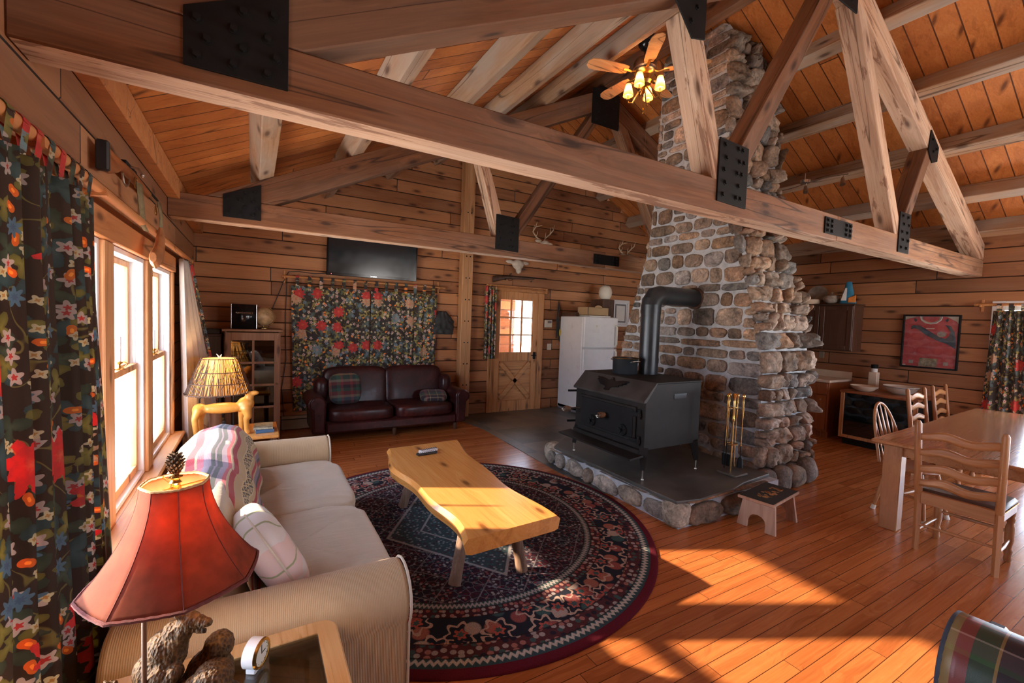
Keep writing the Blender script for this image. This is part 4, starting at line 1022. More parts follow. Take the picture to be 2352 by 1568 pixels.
def tool(nm, lab, a, kind):
    t = thing(nm, lab, 'fireplace tool', (4.10+.863*a[0]+.505*a[1], 2.62-.505*a[0]+.863*a[1], hz), 0, None)
    b = B(); b.lathe([(.004, .28), (.0045, .55), (.009, .57), (.006, .60), (.010, .64), (.007, .69), (.009, .72), (.006, .745), (.014, .765), (.016, .78), (.009, .795), (0, .80)], n=14); b.build('handle', M_['brass'], t)
    b = B()
    if kind == 0: b.tube([(0, 0, .28), (0, 0, .10), (.01, 0, .06), (.03, .0, .075)], [.005, .005, .004, .002], 6)
    if kind == 1: b.cyl((0, 0, .28), (0, 0, .18), .005); b.prism([(-.04, .06), (.04, .06), (.045, .18), (-.045, .18)], -.004, .004, 'x')
    if kind == 2: b.cyl((0, 0, .28), (0, 0, .17), .005); b.lathe([(.012, .17), (.022, .15), (.030, .07), (.0, .07)], n=12)
    if kind == 3: b.tube([(0, 0, .50), (.018, 0, .44), (.018, 0, .10), (.005, 0, .06)], .004, 6); b.tube([(0, 0, .50), (-.018, 0, .44), (-.018, 0, .10), (-.005, 0, .06)], .004, 6)
    b.build(['poker_tip', 'shovel_blade', 'brush_head', 'tong_arms'][kind], M_['black'] if kind else M_['agedbrass'], t)
tool('fireplace_poker', 'slim brass handled poker hanging from the tool stand', (.045, .03), 0)
tool('fireplace_shovel', 'brass handled ash shovel hanging from the tool stand', (-.02, .06), 1)
tool('fireplace_brush', 'brass handled hearth brush hanging from the tool stand', (.085, -.01), 2)
tool('fireplace_tongs', 'pair of tongs hanging on the left of the brass tool stand', (-.068, -.01), 3)
# small step stool
ss = thing('step_stool', 'little wooden step stool with arched ends and a painted black top, by the hearth corner', 'stool', (3.86, 2.10, 0), radians(8))
def endpanel(x, lean):
    pts = [(-.14, 0), (-.065, 0)]+[(-.065*cos(a), .055+.055*sin(a)) for a in [radians(q) for q in (0, 30, 60, 90, 120, 150, 180)]]+[(.065, 0), (.14, 0), (.115, .215), (-.115, .215)]
    b = B(); n = len(pts); b.prism(pts, -.011, .011, 'x'); return b.build('end_panel', M_['stool'], ss, smooth=False, bevel=.002, loc=(x, 0, 0), rot=(0, lean, 0))
endpanel(-.19, .14); endpanel(.19, -.14)
b = B(); b.box((-.15, -.06, .15), (.15, -.045, .20), .002); b.box((-.15, .045, .15), (.15, .06, .20), .002); b.build('stretcher', M_['stool'], ss)
b = B(); b.box((-.23, -.13, .216), (.23, .13, .238), .004); tp = b.build('top', M_['stool'], ss)
b = B(); b.box((-.222, -.123, .238), (.222, .123, .240), .001); b.build('painted_panel', M_['ink'], tp)
ss.scale = (1.18, 1.1, 1.1)
b = B(); R6 = random.Random(8)
for k in range(26):
    u, v_ = R6.uniform(-.15, .15), R6.uniform(-.045, .045); b.cyl((u, v_, .2400), (u, v_, .2412), R6.uniform(.006, .022), None, 7)
b.build('painted_scene', M_['paint_or'], tp, smooth=False)
# ------------------------------------------------------------------ soft furniture
def puff(b, c, r, e=.42, n=(28, 18), M=None, amp=.008, fr=6, seed=0, sag=0.0):
    def fn(q, p):
        o = Vector((seed*3.1, seed*1.7, 0)); k = mnoise.noise(q*fr+o)*amp
        return q+Vector((p.x, p.y, p.z))*k-Vector((0, 0, sag*max(0, p.z)*(1-min(1, p.x*p.x+p.y*p.y))))
    return b.ball(c, r, n[0], n[1], M, e, fn)
# beige sofa: origin floor centre, faces +x.  x -0.42..0.62, y 1.68..4.12
so = thing('beige_sofa', 'beige corduroy two seat sofa with rolled arms in front of the windows', 'sofa', (0.10, 2.90, 0))
f = B(); f.box((-.50, -1.16, .05), (.44, 1.16, .30), .02); f.build('base', M_['sofa'], so)
f = B(); f.prism([(-.50, .10), (-.50, .60), (-.44, .71), (-.35, .73), (-.28, .66), (-.22, .28)], -1.05, 1.05, 'y'); f.build('back_frame', M_['sofa'], so, bevel=.03)
for s in (-1, 1):
    y = s*1.09
    a = B(); prof = []
    R_ = .135
    # arm: slab with a rolled top, capped front
    pts = [(-.11, 0.05), (-.11, .42)]+[(R_*cos(t)*1.0+.012*s*0, .50+R_*sin(t)) for t in [radians(q) for q in range(200, -21, -20)]]+[(.11, .42), (.11, .05)]
    a.prism([(u, w) for u, w in pts], -.50, .455, 'x', Matrix.Translation((0, y, 0)))
    ao = a.build('arm', M_['sofa'], so, bevel=.018, ang=50)
    p_ = B(); p_.tube([(.458, y+u*.985, w) for u, w in pts], .006, 6); p_.build('piping', M_['piping'], ao)
cu_y = (-.475, .475)
for i, y in enumerate(cu_y):
    b = B()
    def fn(q, p, i=i):
        k = mnoise.noise(Vector((q.x*2.5, q.y*9, i*4.0)))*.016+mnoise.noise(Vector((q.x*5, q.y*24, i*2.0+9)))*.011
        return q+Vector((p.x*.3, p.y*.3, p.z))*k
    b.ball((.10, y, .385), (.41, .485, .105), 44, 24, None, .32, fn); co = b.build('seat_cushion', M_['cushion'], so, ang=80)
    w = B(); w.tube([(.10+.405*math.copysign(abs(cos(a))**.32, cos(a)), y+.478*math.copysign(abs(sin(a))**.32, sin(a)), .425+.004*sin(a*7)) for a in [k*2*pi/72 for k in range(72)]], .006, 6, closed=True); w.build('piping', M_['piping'], co)
for i, y in enumerate(cu_y):
    b = B(); Mx = Matrix.Translation((-.235, y, .625)) @ Matrix.Rotation(radians(-17), 4, 'Y')
    puff(b, (0, 0, 0), (.11, .475, .215), .5, (32, 22), Mx, .02, 4, i+5); co = b.build('back_cushion', M_['cushion'], so, ang=80)
    w = B(); w.tube([Mx @ Vector((.02, .462*math.copysign(abs(cos(a))**.5, cos(a)), .21*math.copysign(abs(sin(a))**.5, sin(a)))) for a in [k*2*pi/60 for k in range(60)]], .0055, 6, closed=True); w.build('piping', M_['piping'], co)
for (x, y) in ((-.42, -1.05), (-.42, 1.05), (.36, -1.05), (.36, 1.05)):
    f = B(); f.cyl((x, y, 0), (x, y, .06), .02, .026, 12); f.build('foot', M_['darkwood'], so)
# serape blanket over the far back cushion and the gap: drapes over back top, down the front
bl = B()
def drape(u, v):
    # u 0..1 along y ; v 0..1 from behind the back over the top and down the front
    y = 3.86-u*1.84+ (v-.5)*-.10 + .03*sin(v*5)
    path = [(-.43, .60), (-.42, .72), (-.33, .815), (-.20, .855), (-.10, .83), (-.02, .745), (.025, .63), (.05, .525)]
    t = v*(len(path)-1); k = min(int(t), len(path)-2); fr = t-k
    x = path[k][0]*(1-fr)+path[k+1][0]*fr; z = path[k][1]*(1-fr)+path[k+1][1]*fr
    x += -.0+.012*mnoise.noise(Vector((u*5, v*3, 1)))+.010*sin(u*22+v*3)*min(1, v*1.5)
    z += .010*mnoise.noise(Vector((u*6, v*4, 7)))-.02*(abs(u-.56) < .05)-(.10*max(0, u-.80)/.2*(1 if v > .5 else .3))
    z -= (1-min(1, (u)/.12))*.03
    return (x+.0, y, z)
bl.grid(drape, 60, 40, uvf=lambda u, v: (v*.98, u*1.5))
o = bl.build('striped_blanket', M_['serape'], None, ang=80, solid=.006); tag(o, 'red, purple and cream striped blanket draped over the back of the beige sofa', 'blanket')
# tulip pillow
b = B(); Mx = Matrix.Translation((.07, 2.12, .64)) @ Matrix.Rotation(radians(14), 4, 'Z') @ Matrix.Rotation(radians(-28), 4, 'Y')
puff(b, (0, 0, 0), (.085, .20, .20), .62, (28, 20), Mx, .012, 7, 3)
n0 = len(b.v); Mi = Mx.inverted()
for i, p in enumerate(b.v): q = Mi @ p; b.uv[i] = (q.y, q.z)
o = b.build('throw_pillow', M_['pillowfl'], None, ang=80); tag(o, 'pale throw pillow with a faded tulip print at the near end of the beige sofa', 'pillow')
w = B(); w.tube([Mx @ Vector((0, .197*math.copysign(abs(cos(a))**.62, cos(a)), .197*math.copysign(abs(sin(a))**.62, sin(a)))) for a in [k*2*pi/60 for k in range(60)]], .005, 6, closed=True); w.build('piping', M_['piping'], o)

# burgundy leather sofa against the floral curtains, faces -y
ls = thing('leather_sofa', 'burgundy leather camelback sofa with scrolled arms below the floral curtains', 'sofa', (1.72, 6.42, 0))
b = B(); b.box((-.93, -.34, .10), (.93, .36, .27), .03); b.build('base', M_['leather'], ls, bevel=.0)
b = B(); b.box((-.90, -.385, .125), (.90, -.335, .255), .02); b.build('apron', M_['leather'], ls)
for i, x in enumerate((-.44, .44)):
    b = B(); puff(b, (x, -.06, .335), (.435, .335, .095), .34, (36, 18), None, .006, 5, i); b.build('seat_cushion', M_['leather'], ls, ang=80)
b = B()
for i, x in enumerate((-.43, .43)):
    Mx = Matrix.Translation((x, .27, .62)) @ Matrix.Rotation(radians(-10), 4, 'X')
    b = B(); puff(b, (0, 0, 0), (.45, .10, .30), .34, (36, 20), Mx, .008, 4, i+2); b.build('back_cushion', M_['leather'], ls, ang=80)
for s in (-1, 1):
    a = B(); x = s*.985
    pts = [(-.075, .12), (-.085, .42)]+[(s*.025+.115*cos(t), .50+.105*sin(t)) for t in [radians(q) for q in range(205, -26, -15)]]+[(.085, .42), (.075, .12)]
    a.prism([(u, w) for u, w in pts], -.36, .34, 'y', Matrix.Translation((x, 0, 0)))
    ao = a.build('arm', M_['leather'], ls, bevel=.016, ang=50)
    f_ = B(); f_.prism([(u*.80, .04+w*.93) for u, w in pts], -.385, -.355, 'y', Matrix.Translation((x, 0, 0))); f_.build('arm_facing', M_['leather'], ao, bevel=.012)
    w_ = B(); puff(w_, (s*.91, .20, .62), (.09, .16, .17), .6, (16, 12), None, .005, 4, 9); w_.build('wing', M_['leather'], ls, ang=80)
for (x, y) in ((-.92, -.30), (.92, -.30), (0, -.30), (-.92, .28), (.92, .28)):
    f = B(); f.lathe([(.014, 0), (.022, .03), (.03, .07), (.03, .11)], (x, y, 0), 12); f.build('foot', M_['darkwood'], ls)
def sqpillow(nm, loc, r, rot, mat, lab, uvs=(3, 3), cat='pillow'):
    b = B(); Mx = Matrix.Translation(loc) @ Euler(rot).to_matrix().to_4x4(); puff(b, (0, 0, 0), r, .55, (24, 16), None, .008, 8, 2)
    for i, p in enumerate(b.v): b.uv[i] = (p.x*uvs[0], p.z*uvs[1])
    o = b.build(nm, mat, None, ang=80); o.matrix_world = Mx; return tag(o, lab, cat)
sqpillow('plaid_pillow', (1.12, 6.50, .63), (.215, .075, .215), (radians(-16), 0, radians(6)), M_['plaid_pillow'], 'large square green and maroon plaid pillow on the left of the leather sofa', (2.3, 2.3))
sqpillow('plaid_pillow', (2.36, 6.33, .49), (.20, .055, .13), (radians(-68), 0, radians(-8)), M_['plaid_small'], 'small dark plaid pillow lying flat on the right seat of the leather sofa', (4, 4))

# plaid armchair, only its back corner shows at the lower right
pc = thing('plaid_armchair', 'dark plaid upholstered armchair at the lower right corner', 'armchair', (2.05, 0.07, 0), radians(93))
def cbk(u, v):
    # broad rolled back seen from behind / above: u across, v from front over the top down the back
    x = -.40+.80*u; t = v*pi
    y = .16*cos(t)*1.0; z = .56+.18*sin(t)**.8
    if v > .92: z -= (v-.92)*3
    return (x, y, z)
b = B(); b.grid(cbk, 24, 24, uvf=lambda u, v: (u*1.35+.02, v*1.4)); 
b.grid(lambda u, v: (-.40+.80*u, -.16-.0*v, .56-.46*v), 24, 8, uvf=lambda u, v: (u*1.35+.02, 1.4+v*1.0))
b.grid(lambda u, v: (-.40+.80*u, .16, .56-.46*v), 24, 8, uvf=lambda u, v: (u*1.35+.02, v*1.0))
b.build('back', M_['plaid_chair'], pc, solid=.012, ang=80)
for s in (-1, 1):
    b = B(); pts = [(.16*cos(t), .56+.18*max(0, sin(t))**.8) for t in [radians(q) for q in range(0, 181, 12)]]+[(-.16, .12), (.16, .12)]
    b.prism(pts, s*.395, s*.41, 'x'); b.build('side_panel', M_['plaid_chair'], pc, smooth=False)
    w = B(); w.tube([(s*.403, u, w_) for u, w_ in pts[:-2]], .008, 6); w.build('piping', M_['navy'], pc)
b = B(); b.box((-.40, -.75, .12), (.40, -.16, .42), .04); b.build('seat', M_['plaid_chair'], pc)
for s in (-1, 1):
    b = B(); b.box((s*.34, -.75, .12), (s*.46, -.17, .46), .04); b.build('arm', M_['plaid_chair'], pc)
for (x, y) in ((-.36, .1), (.36, .1), (-.36, -.7), (.36, -.7)):
    f = B(); f.cyl((x, y, 0), (x, y, .125), .02, .03, 10); f.build('leg', M_['darkwood'], pc)

# rug
o = B().lathe([(0, .004), (.0, .016), (1.50, .016), (1.54, .013), (1.55, .006), (1.55, .0), (0, .0)], n=128).build('round_rug', M_['rug'], None, ang=60, loc=(1.43, 3.22, .001)); tag(o, 'large round Persian rug in navy and burgundy under the slab coffee table', 'rug')

# coffee table
ct = thing('slab_coffee_table', 'live edge pine slab coffee table on four bark covered log legs', 'coffee table', (1.36, 3.12, .018))
def edge(s, t):     # t 0..1 from near (-y) to far (+y)
    if s < 0: return -.345+.045*sin(t*6.1+.4)+.02*sin(t*15)+.05*(t-.5)-.02*(1-t)*0
    return .285+.035*sin(t*5.0+2.2)+.016*sin(t*13+1)+.11*t-.02
b = B(); NT = 40; top = []; L0, L1 = -.965, .885
ring = []
for i in range(NT+1):
    t = i/NT; y = L0+(L1-L0)*t; ring.append((edge(-1, t), y))
ringr = []
for i in range(NT+1):
    t = i/NT; y = L0+(L1-L0)*t+.03; ringr.append((edge(1, t), y))
vs = []; zt, zb = .44, .345
for (xl, yl), (xr, yr) in zip(ring, ringr):
    vs += [(xl+.020, yl, zt), (xr-.014, yr, zt), (xr+.012, yr, zt-.022), (xr-.002, yr, zb+.01), (xr-.03, yr, zb), (xl+.045, yl, zb), (xl+.008, yl, zb+.012), (xl-.004, yl, zt-.03)]
fs = []
for i in range(NT):
    for k in range(8): fs.append((i*8+k, i*8+(k+1) % 8, (i+1)*8+(k+1) % 8, (i+1)*8+k))
fs += [tuple(range(8))[::-1], tuple(NT*8+k for k in range(8))]
b.add(vs, fs); b.build('slab_top', M_['coffee'], ct, ang=30)
for (x0, y0, x1, y1) in ((.15, -.64, .185, -.72), (-.17, -.58, -.27, -.66), (-.15, .55, -.225, .60), (.22, .56, .30, .62)):
    l = B(); pts = [(x1+(x0-x1)*t, y1+(y0-y1)*t, .345*t) for t in (0, .25, .5, .75, 1)]
    l.tube(pts, [.040, .037, .038, .036, .036], 18); l.build('log_leg', M_['coffee_z'], ct, ang=60)
# remotes
def remote(lab, loc, rz, body, btn, L=.19, w=.045, h=.022):
    t = thing('remote_control', lab, 'remote', loc, rz)
    b = B(); b.box((-L/2, -w/2, 0), (L/2, w/2, h), .007); b.build('body', body, t)
    for i in range(9):
        for j in range(3):
            k = B(); k.box((-L/2+.02+i*.018, -w/2+.010+j*.012, h-.001), (-L/2+.03+i*.018, -w/2+.017+j*.012, h+.0022), .001); k.build('button', btn, t)
remote('black remote lying at the front on the far end of the coffee table', (1.335, 3.70, .459), radians(6), M_['blackplastic'], M_['white'])
remote('silver white remote lying behind the black one on the coffee table', (1.37, 3.765, .459), radians(12), M_['white'], M_['blackplastic'], .18, .05, .026)
# ------------------------------------------------------------------ curtains and things on the window wall
def cloth_panel(name, mat, p0, p1, q0, q1, zt, zb, folds, amp, nrm, uvw, uvoff=(0, 0), tabs=0, rodz=0, label=None, group=None, amp_b=None, parent=None, seg=None, ph=0.0, solid=.003):
    """hanging cloth: top edge p0-p1, bottom edge q0-q1 (x,y), nrm fold direction"""
    b = B(); p0, p1, q0, q1 = [Vector(k) for k in (p0, p1, q0, q1)]; N = Vector(nrm); nu = seg or folds*12
    ab = amp_b if amp_b is not None else amp
    def fn(u, v):
        a = p0.lerp(p1, u); c = q0.lerp(q1, u); p = a.lerp(c, v)
        w = (sin(2*pi*folds*u+ph+.5*sin(u*9+ph))+.35*sin(2*pi*folds*2.3*u+1+v*1.5))*(amp*(1-v)+ab*v)
        w += .25*amp*mnoise.noise(Vector((u*4, v*3, ph)))
        return (p.x+N.x*w, p.y+N.y*w, zt+(zb-zt)*v)
    b.grid(fn, nu, 26, uvf=lambda u, v: (u*uvw+uvoff[0], (zt-zb)*(1-v)+uvoff[1]))
    o = b.build(name, mat, parent, ang=180, solid=solid)
    if label: tag(o, label, 'curtain', group)
    for k in range(tabs):
        u = (k+.5)/tabs; p = p0.lerp(p1, u); T = (p1-p0).normalized()*.022; tb = B()
        for s in (-1, 1):
            n_ = N*.024*s
            tb.add([(p.x-T.x+n_.x*.4, p.y-T.y+n_.y*.4, zt-.03), (p.x+T.x+n_.x*.4, p.y+T.y+n_.y*.4, zt-.03), (p.x+T.x+n_.x, p.y+T.y+n_.y, rodz), (p.x-T.x+n_.x, p.y-T.y+n_.y, rodz)], [(0, 1, 2, 3)])
        pts = []
        for i in range(9):
            a = pi*i/8; pts.append((N*.026*cos(a), rodz+.026*sin(a)))
        vs = []
        for (n_, z) in pts: vs += [(p.x-T.x+n_.x, p.y-T.y+n_.y, z), (p.x+T.x+n_.x, p.y+T.y+n_.y, z)]
        tb.add(vs, [(2*i, 2*i+1, 2*i+3, 2*i+2) for i in range(8)])
        for i, q in enumerate(tb.v): tb.uv[i] = (uvoff[0]+u*uvw+(q.x+q.y)*.3, q.z)
        tb.build('curtain_tab', mat, o, ang=80)
    return o
XC = XL+.085
cloth_panel('floral_curtain', M_['floral_lit'], (XC, 1.55), (XC, 2.40), (XC+.06, 1.35), (XC+.07, 2.36), 2.08, .04, 8, .038, (1, 0), 1.9, tabs=9, rodz=2.17, label='near floral curtain bunched at the left edge of the photo behind the red lamp', amp_b=.055)
cloth_panel('curtain_lining', M_['liner'], (XC-.01, 5.10), (XC, 5.42), (XC-.005, 5.22), (XC+.26, 6.20), 2.13, .10, 4, .018, (1, 0), .9, label='white lining swept aside at the far end of the windows', amp_b=.04, ph=1.0)
cloth_panel('floral_curtain', M_['floral'], (XC-.01, 5.36), (XC, 5.70), (XC+.16, 6.02), (XC+.30, 6.34), 2.13, .12, 4, .022, (1, 0), .8, (3, 0), tabs=4, rodz=2.17, label='far floral curtain hanging by the back left corner beside its white lining', ph=2.2)
rd = thing('curtain_rod', 'long turned wooden curtain rod above the left windows', 'curtain rod', (XL, 3.5, 2.17))
b = B(); b.cyl((.085, -2.4, 0), (.085, 2.28, 0), .022, .022, 20); b.ball((.085, 2.30, 0), (.03, .035, .03), 12, 8); b.build('pole', M_['header'], rd)
for y in (-1.6, -.95, 2.18):
    b = B(); b.box((0, y-.015, -.05), (.02, y+.015, .06), .004); b.prism([(.0, -.045), (.115, -.03), (.115, -.0), (.085, -.022), (0, .0)], y-.012, y+.012, 'y'); b.build('bracket', M_['header'], rd, smooth=False)
# rifle
rf = thing('rifle', 'old wooden stocked rifle with a webbing sling, hung on the window wall under the roof', 'rifle', (XL+.05, 2.78, 2.37))
b = B()
def sect(y, z, w, h, n=14): return [(w*cos(a), y, z+h*sin(a)) for a in [i*2*pi/n for i in range(n)]]
secs = [(0, -.005, .022, .068), (.10, .0, .023, .062), (.24, .022, .020, .042), (.32, .04, .017, .027), (.40, .045, .020, .030), (.55, .048, .022, .032), (.80, .05, .019, .026), (1.05, .052, .015, .020)]
vs = []; 
for s_ in secs: vs += sect(*s_)
n = 14; b.add(vs, [(i*n+k, i*n+(k+1) % n, (i+1)*n+(k+1) % n, (i+1)*n+k) for i in range(len(secs)-1) for k in range(n)]+[tuple(range(n))[::-1], tuple((len(secs)-1)*n+k for k in range(n))]); b.build('stock', M_['redwood'], rf)
b = B(); b.box((-.024, -.022, -.075), (.026, .012, .066), .008); b.build('butt_plate', M_['blackplastic'], rf)
b = B(); b.cyl((0, .5, .078), (0, 1.36, .078), .011, .008, 12); b.box((-.016, .38, .05), (.016, .62, .09), .006); b.build('barrel', M_['black'], rf)
b = B(); b.tube([(0.012, .46, .075), (.05, .46, .07), (.065, .455, .04)], .007, 8); b.ball((.068, .455, .035), .012, 8, 6); b.build('bolt_handle', M_['nickel'], rf)
b = B(); b.tube([(0, .36, .012), (0, .38, -.03), (0, .44, -.04), (0, .49, -.02), (0, .50, .015)], .005, 6); b.build('trigger_guard', M_['nickel'], rf)
def strap(nm, pts, w, mat, par):
    b = B(); vs = []
    for p in pts: vs += [(p[0]-w*.15, p[1]-w/2, p[2]), (p[0]+w*.15, p[1]+w/2, p[2])]
    b.add(vs, [(2*i, 2*i+1, 2*i+3, 2*i+2) for i in range(len(pts)-1)]); return b.build(nm, mat, par, solid=.004)
strap('sling', [(.045, .50, .0), (.05, .53, -.12), (.045, .60, -.22), (.05, .66, -.245)], .055, M_['canvas'], rf)
b = B(); b.tube([(.03, .50+.03*cos(a), .0+.03*sin(a)) for a in [i*2*pi/14 for i in range(14)]], .004, 6, closed=True); b.build('swivel', M_['agedbrass'], rf)
b = B(); b.tube([(.03, 1.10+.025*cos(a), -.035+.035*sin(a)) for a in [i*2*pi/14 for i in range(14)]], .0035, 6, closed=True); b.build('swivel', M_['agedbrass'], rf)
hn = thing('hanging_horn', 'brown curved leather horn pouch hanging from a strap over the curtain rod', 'powder horn', (XL+.13, 3.62, 2.03))
b = B(); pts = [(0, -.17, -.055), (0, -.10, -.055), (0, -.02, -.03), (0, .05, .03), (0, .09, .11), (0, .10, .16)]; b.tube(pts, [.030, .058, .060, .052, .038, .022], 16, flat=.55, up=(1, 0, 0)); b.build('horn_body', M_['horn'], hn)
b = B(); b.tube([(0, -.165, -.088), (0, -.10, -.115), (0, -.02, -.09), (0, .05, -.02)], .004, 6); b.build('stitched_edge', M_['horn'], hn)
strap('strap', [(0, .10, .15), (0, .12, .24), (-.02, .15, .34)], .04, M_['canvas'], hn)
# round board at the far left edge
bd = thing('wall_plaque', 'dark round edged wooden plaque on the window wall at the far left edge', 'plaque', (XL+.02, 1.66, 2.20))
b = B(); b.prism([(.16*cos(a)*1.0, .20*sin(a)) for a in [i*2*pi/40 for i in range(40)]], 0, .022, 'x'); b.build('board', M_['trim_z'], bd, smooth=False, bevel=.004)
b = B(); b.prism([(.135*cos(a), .175*sin(a)) for a in [i*2*pi/40 for i in range(40)]], .022, .028, 'x'); b.build('dark_panel', M_['darkwood'], bd, smooth=False)
# electric candles on the sash rails
def candle(lab, y):
    t = thing('electric_candle', lab, 'candle', (XL-.045, y, WZ[0]+.786), 0, None)
    b = B(); b.lathe([(0, 0), (.032, 0), (.034, .006), (.012, .012), (.008, .03), (.016, .036), (.018, .045), (.010, .05), (0, .05)], n=18); b.tube([(.02+.016*cos(a), 0, .03+.016*sin(a)) for a in [i*2*pi/14 for i in range(14)]], .003, 6, closed=True); b.build('brass_base', M_['brass'], t)
    b = B(); b.cyl((0, 0, .048), (0, 0, .20), .0105, .0105, 14); b.build('candle_sleeve', M_['vinyl'], t)
    b = B(); b.lathe([(.006, .20), (.010, .215), (.009, .235), (.002, .255)], n=10); b.build('clear_bulb', M_['glass'], t)
candle('white electric candle on a brass base on the nearer window sash', 3.52)
candle('white electric candle on a brass base on the farthest window sash', 4.60)

# ------------------------------------------------------------------ near glass topped end table, lamp, bears, clock
TX0, TX1, TY0, TY1, TZ = -.47, .262, 1.00, 1.645, .58
et = thing('glass_end_table', 'oak end table with a smoked glass top in the lower left foreground', 'end table', ((TX0+TX1)/2, (TY0+TY1)/2, 0))
hxx, hyy = (TX1-TX0)/2, (TY1-TY0)/2
def rrect(hx, hy, r, n=7): return [(sx*(hx-r)+r*cos(a0+pi/2*i/(n-1)), sy*(hy-r)+r*sin(a0+pi/2*i/(n-1))) for (sx, sy, a0) in ((1, 1, 0), (-1, 1, pi/2), (-1, -1, pi), (1, -1, 3*pi/2)) for i in range(n)]
O = rrect(hxx, hyy, .05); I = rrect(hxx-.065, hyy-.065, .006)
b = B(); n = len(O); zt, zb = TZ, TZ-.045
vs = [(x, y, zt-.006) for x, y in O]+[(x*.985, y*.985, zt) for x, y in O]+[(x, y, zt) for x, y in I]+[(x, y, zb) for x, y in I]+[(x, y, zb) for x, y in O]
fs = []
for k in range(5):
    for i in range(n): a, c = k*n, ((k+1) % 5)*n; fs.append((a+i, a+(i+1) % n, c+(i+1) % n, c+i))
b.add(vs, fs); b.build('oak_frame', M_['oak'], et, ang=40)
b = B(); b.box((-hxx+.062, -hyy+.062, TZ-.012), (hxx-.062, hyy-.062, TZ-.004), .001); b.build('glass_top', M_['tglass'], et, smooth=False)
b = B(); b.box((-hxx+.05, -hyy+.05, .16), (hxx-.05, hyy-.05, .185), .004); b.build('lower_shelf', M_['oak'], et)
for sx in (-1, 1):
    for sy in (-1, 1):
        b = B(); b.box((sx*(hxx-.075)-.025, sy*(hyy-.075)-.025, 0), (sx*(hxx-.075)+.025, sy*(hyy-.075)+.025, TZ-.045), .006); b.build('leg', M_['oak'], et)
b = B(); [b.box((-hxx+.06, s*(hyy-.075)-.01, TZ-.11), (hxx-.06, s*(hyy-.075)+.01, TZ-.045), .003) for s in (-1, 1)]; b.build('apron', M_['oak'], et)
# lamp with bell shade
LX, LY = -.147, 1.205
lp = thing('bear_table_lamp', 'large red bell shaped lampshade on a sculpted bear lamp at the lower left', 'lamp', (LX, LY, TZ))
zb_, zt_ = 1.072-TZ, 1.285-TZ; rb_, rt_ = .163, .062
def shr(t):     # t 0 bottom..1 top, concave flare
    return rt_+(rb_-rt_)*(1-t)**1.75
NP = 8; b = B()
def shade(u, v):
    a = 2*pi*u+.2; f = (u*NP) % 1; pinch = cos(pi/NP)/cos((f-.5)*2*pi/NP); r = shr(v)*(.35+.65*pinch) if True else 0
    return (r*cos(a), r*sin(a), zb_+(zt_-zb_)*v)
b.grid(shade, NP*8, 24); b.build('lamp_shade', M_['redshade'], lp, ang=60, solid=.0015)
sm = B()
for k in range(NP):
    a = 2*pi*k/NP+.2; sm.tube([(shr(v)*(.35+.65)*cos(a)*1.004, shr(v)*sin(a)*1.004, zb_+(zt_-zb_)*v) for v in [i/12 for i in range(13)]], .0011, 5)
sm.build('shade_seams', M_['braid'], lp)
b = B(); b.tube([(*shade(i/96, 0)[:2], zb_+.001*(i % 2)) for i in range(96)], .0045, 6, closed=True); b.build('bottom_braid', M_['braid'], lp)
b = B(); b.tube([(*shade(i/64, 1)[:2], zt_+.001*(i % 2)) for i in range(64)], .003, 6, closed=True); b.build('top_braid', M_['braid_gold'], lp)
b = B(); b.lathe([(.012, zt_-.018), (.009, zt_-.005), (.012, zt_), (.008, zt_+.006), (.014, zt_+.012), (.006, zt_+.016), (0, zt_+.018)], n=16)
for a in (0, 2*pi/3, 4*pi/3): b.tube([(0, 0, zt_-.012), (.06*cos(a), .06*sin(a), zt_-.002)], .0018, 6)
b.build('spider_fitting', M_['brass'], lp)
b = B(); R7 = random.Random(2)
b.ball((0, 0, zt_+.040), (.0105, .0105, .026), 12, 10)
for k in range(70):
    z = zt_+.018+.045*k/70; a = k*2.4; r = .0095*sin(pi*(k+4)/80)+.003; b.tube([(r*cos(a), r*sin(a), z), ((r+.006)*cos(a), (r+.006)*sin(a), z+.005)], [.0028, .0008], 5)
b.build('carved_finial', M_['bear'], lp)
b = B(); b.tube([(-.062, .040, .02), (-.062, .040, zb_-.03), (-.03, .02, zb_-.005), (0, 0, zb_+.02), (0, 0, zt_-.01)], .005, 10); b.cyl((0, 0, zb_-.02), (0, 0, zb_+.03), .014, .014, 12); b.build('lamp_stem', M_['darkwood'], lp)
b = B(); b.ball((0, 0, zb_+.09), (.022, .022, .03), 14, 10); b.build('light_bulb', M_['bulb'], lp)
b = B(); b.lathe([(0, 0), (.13, 0), (.135, .012), (.10, .03), (.05, .04), (0, .042)], n=28, sy=.8); b.build('lamp_base', M_['bear'], lp)
def bear(nm, parent, parts, limbs, loc, ears=None, vox=.0035):
    b = B()
    for c, r in parts: b.ball(c, r, 18, 12)
    for pts, rs in limbs: b.tube(pts, rs, 12); [b.ball(p, (q,)*3, 10, 8) for p, q in zip(pts, rs)]
    o = b.build(nm, M_['bear'], parent, ang=180, loc=loc, rot=(0, 0, radians(-30.4)))
    md = o.modifiers.new('re', 'REMESH'); md.mode = 'VOXEL'; md.voxel_size = vox; md.use_smooth_shade = True
    tx = bpy.data.textures.get('furtex') or bpy.data.textures.new('furtex', 'CLOUDS'); tx.noise_scale = .007
    ds = o.modifiers.new('ds', 'DISPLACE'); ds.texture = tx; ds.strength = .005; ds.mid_level = .5
    sm_ = o.modifiers.new('sm', 'SMOOTH'); sm_.iterations = 1
    return o
Z0 = .78-TZ
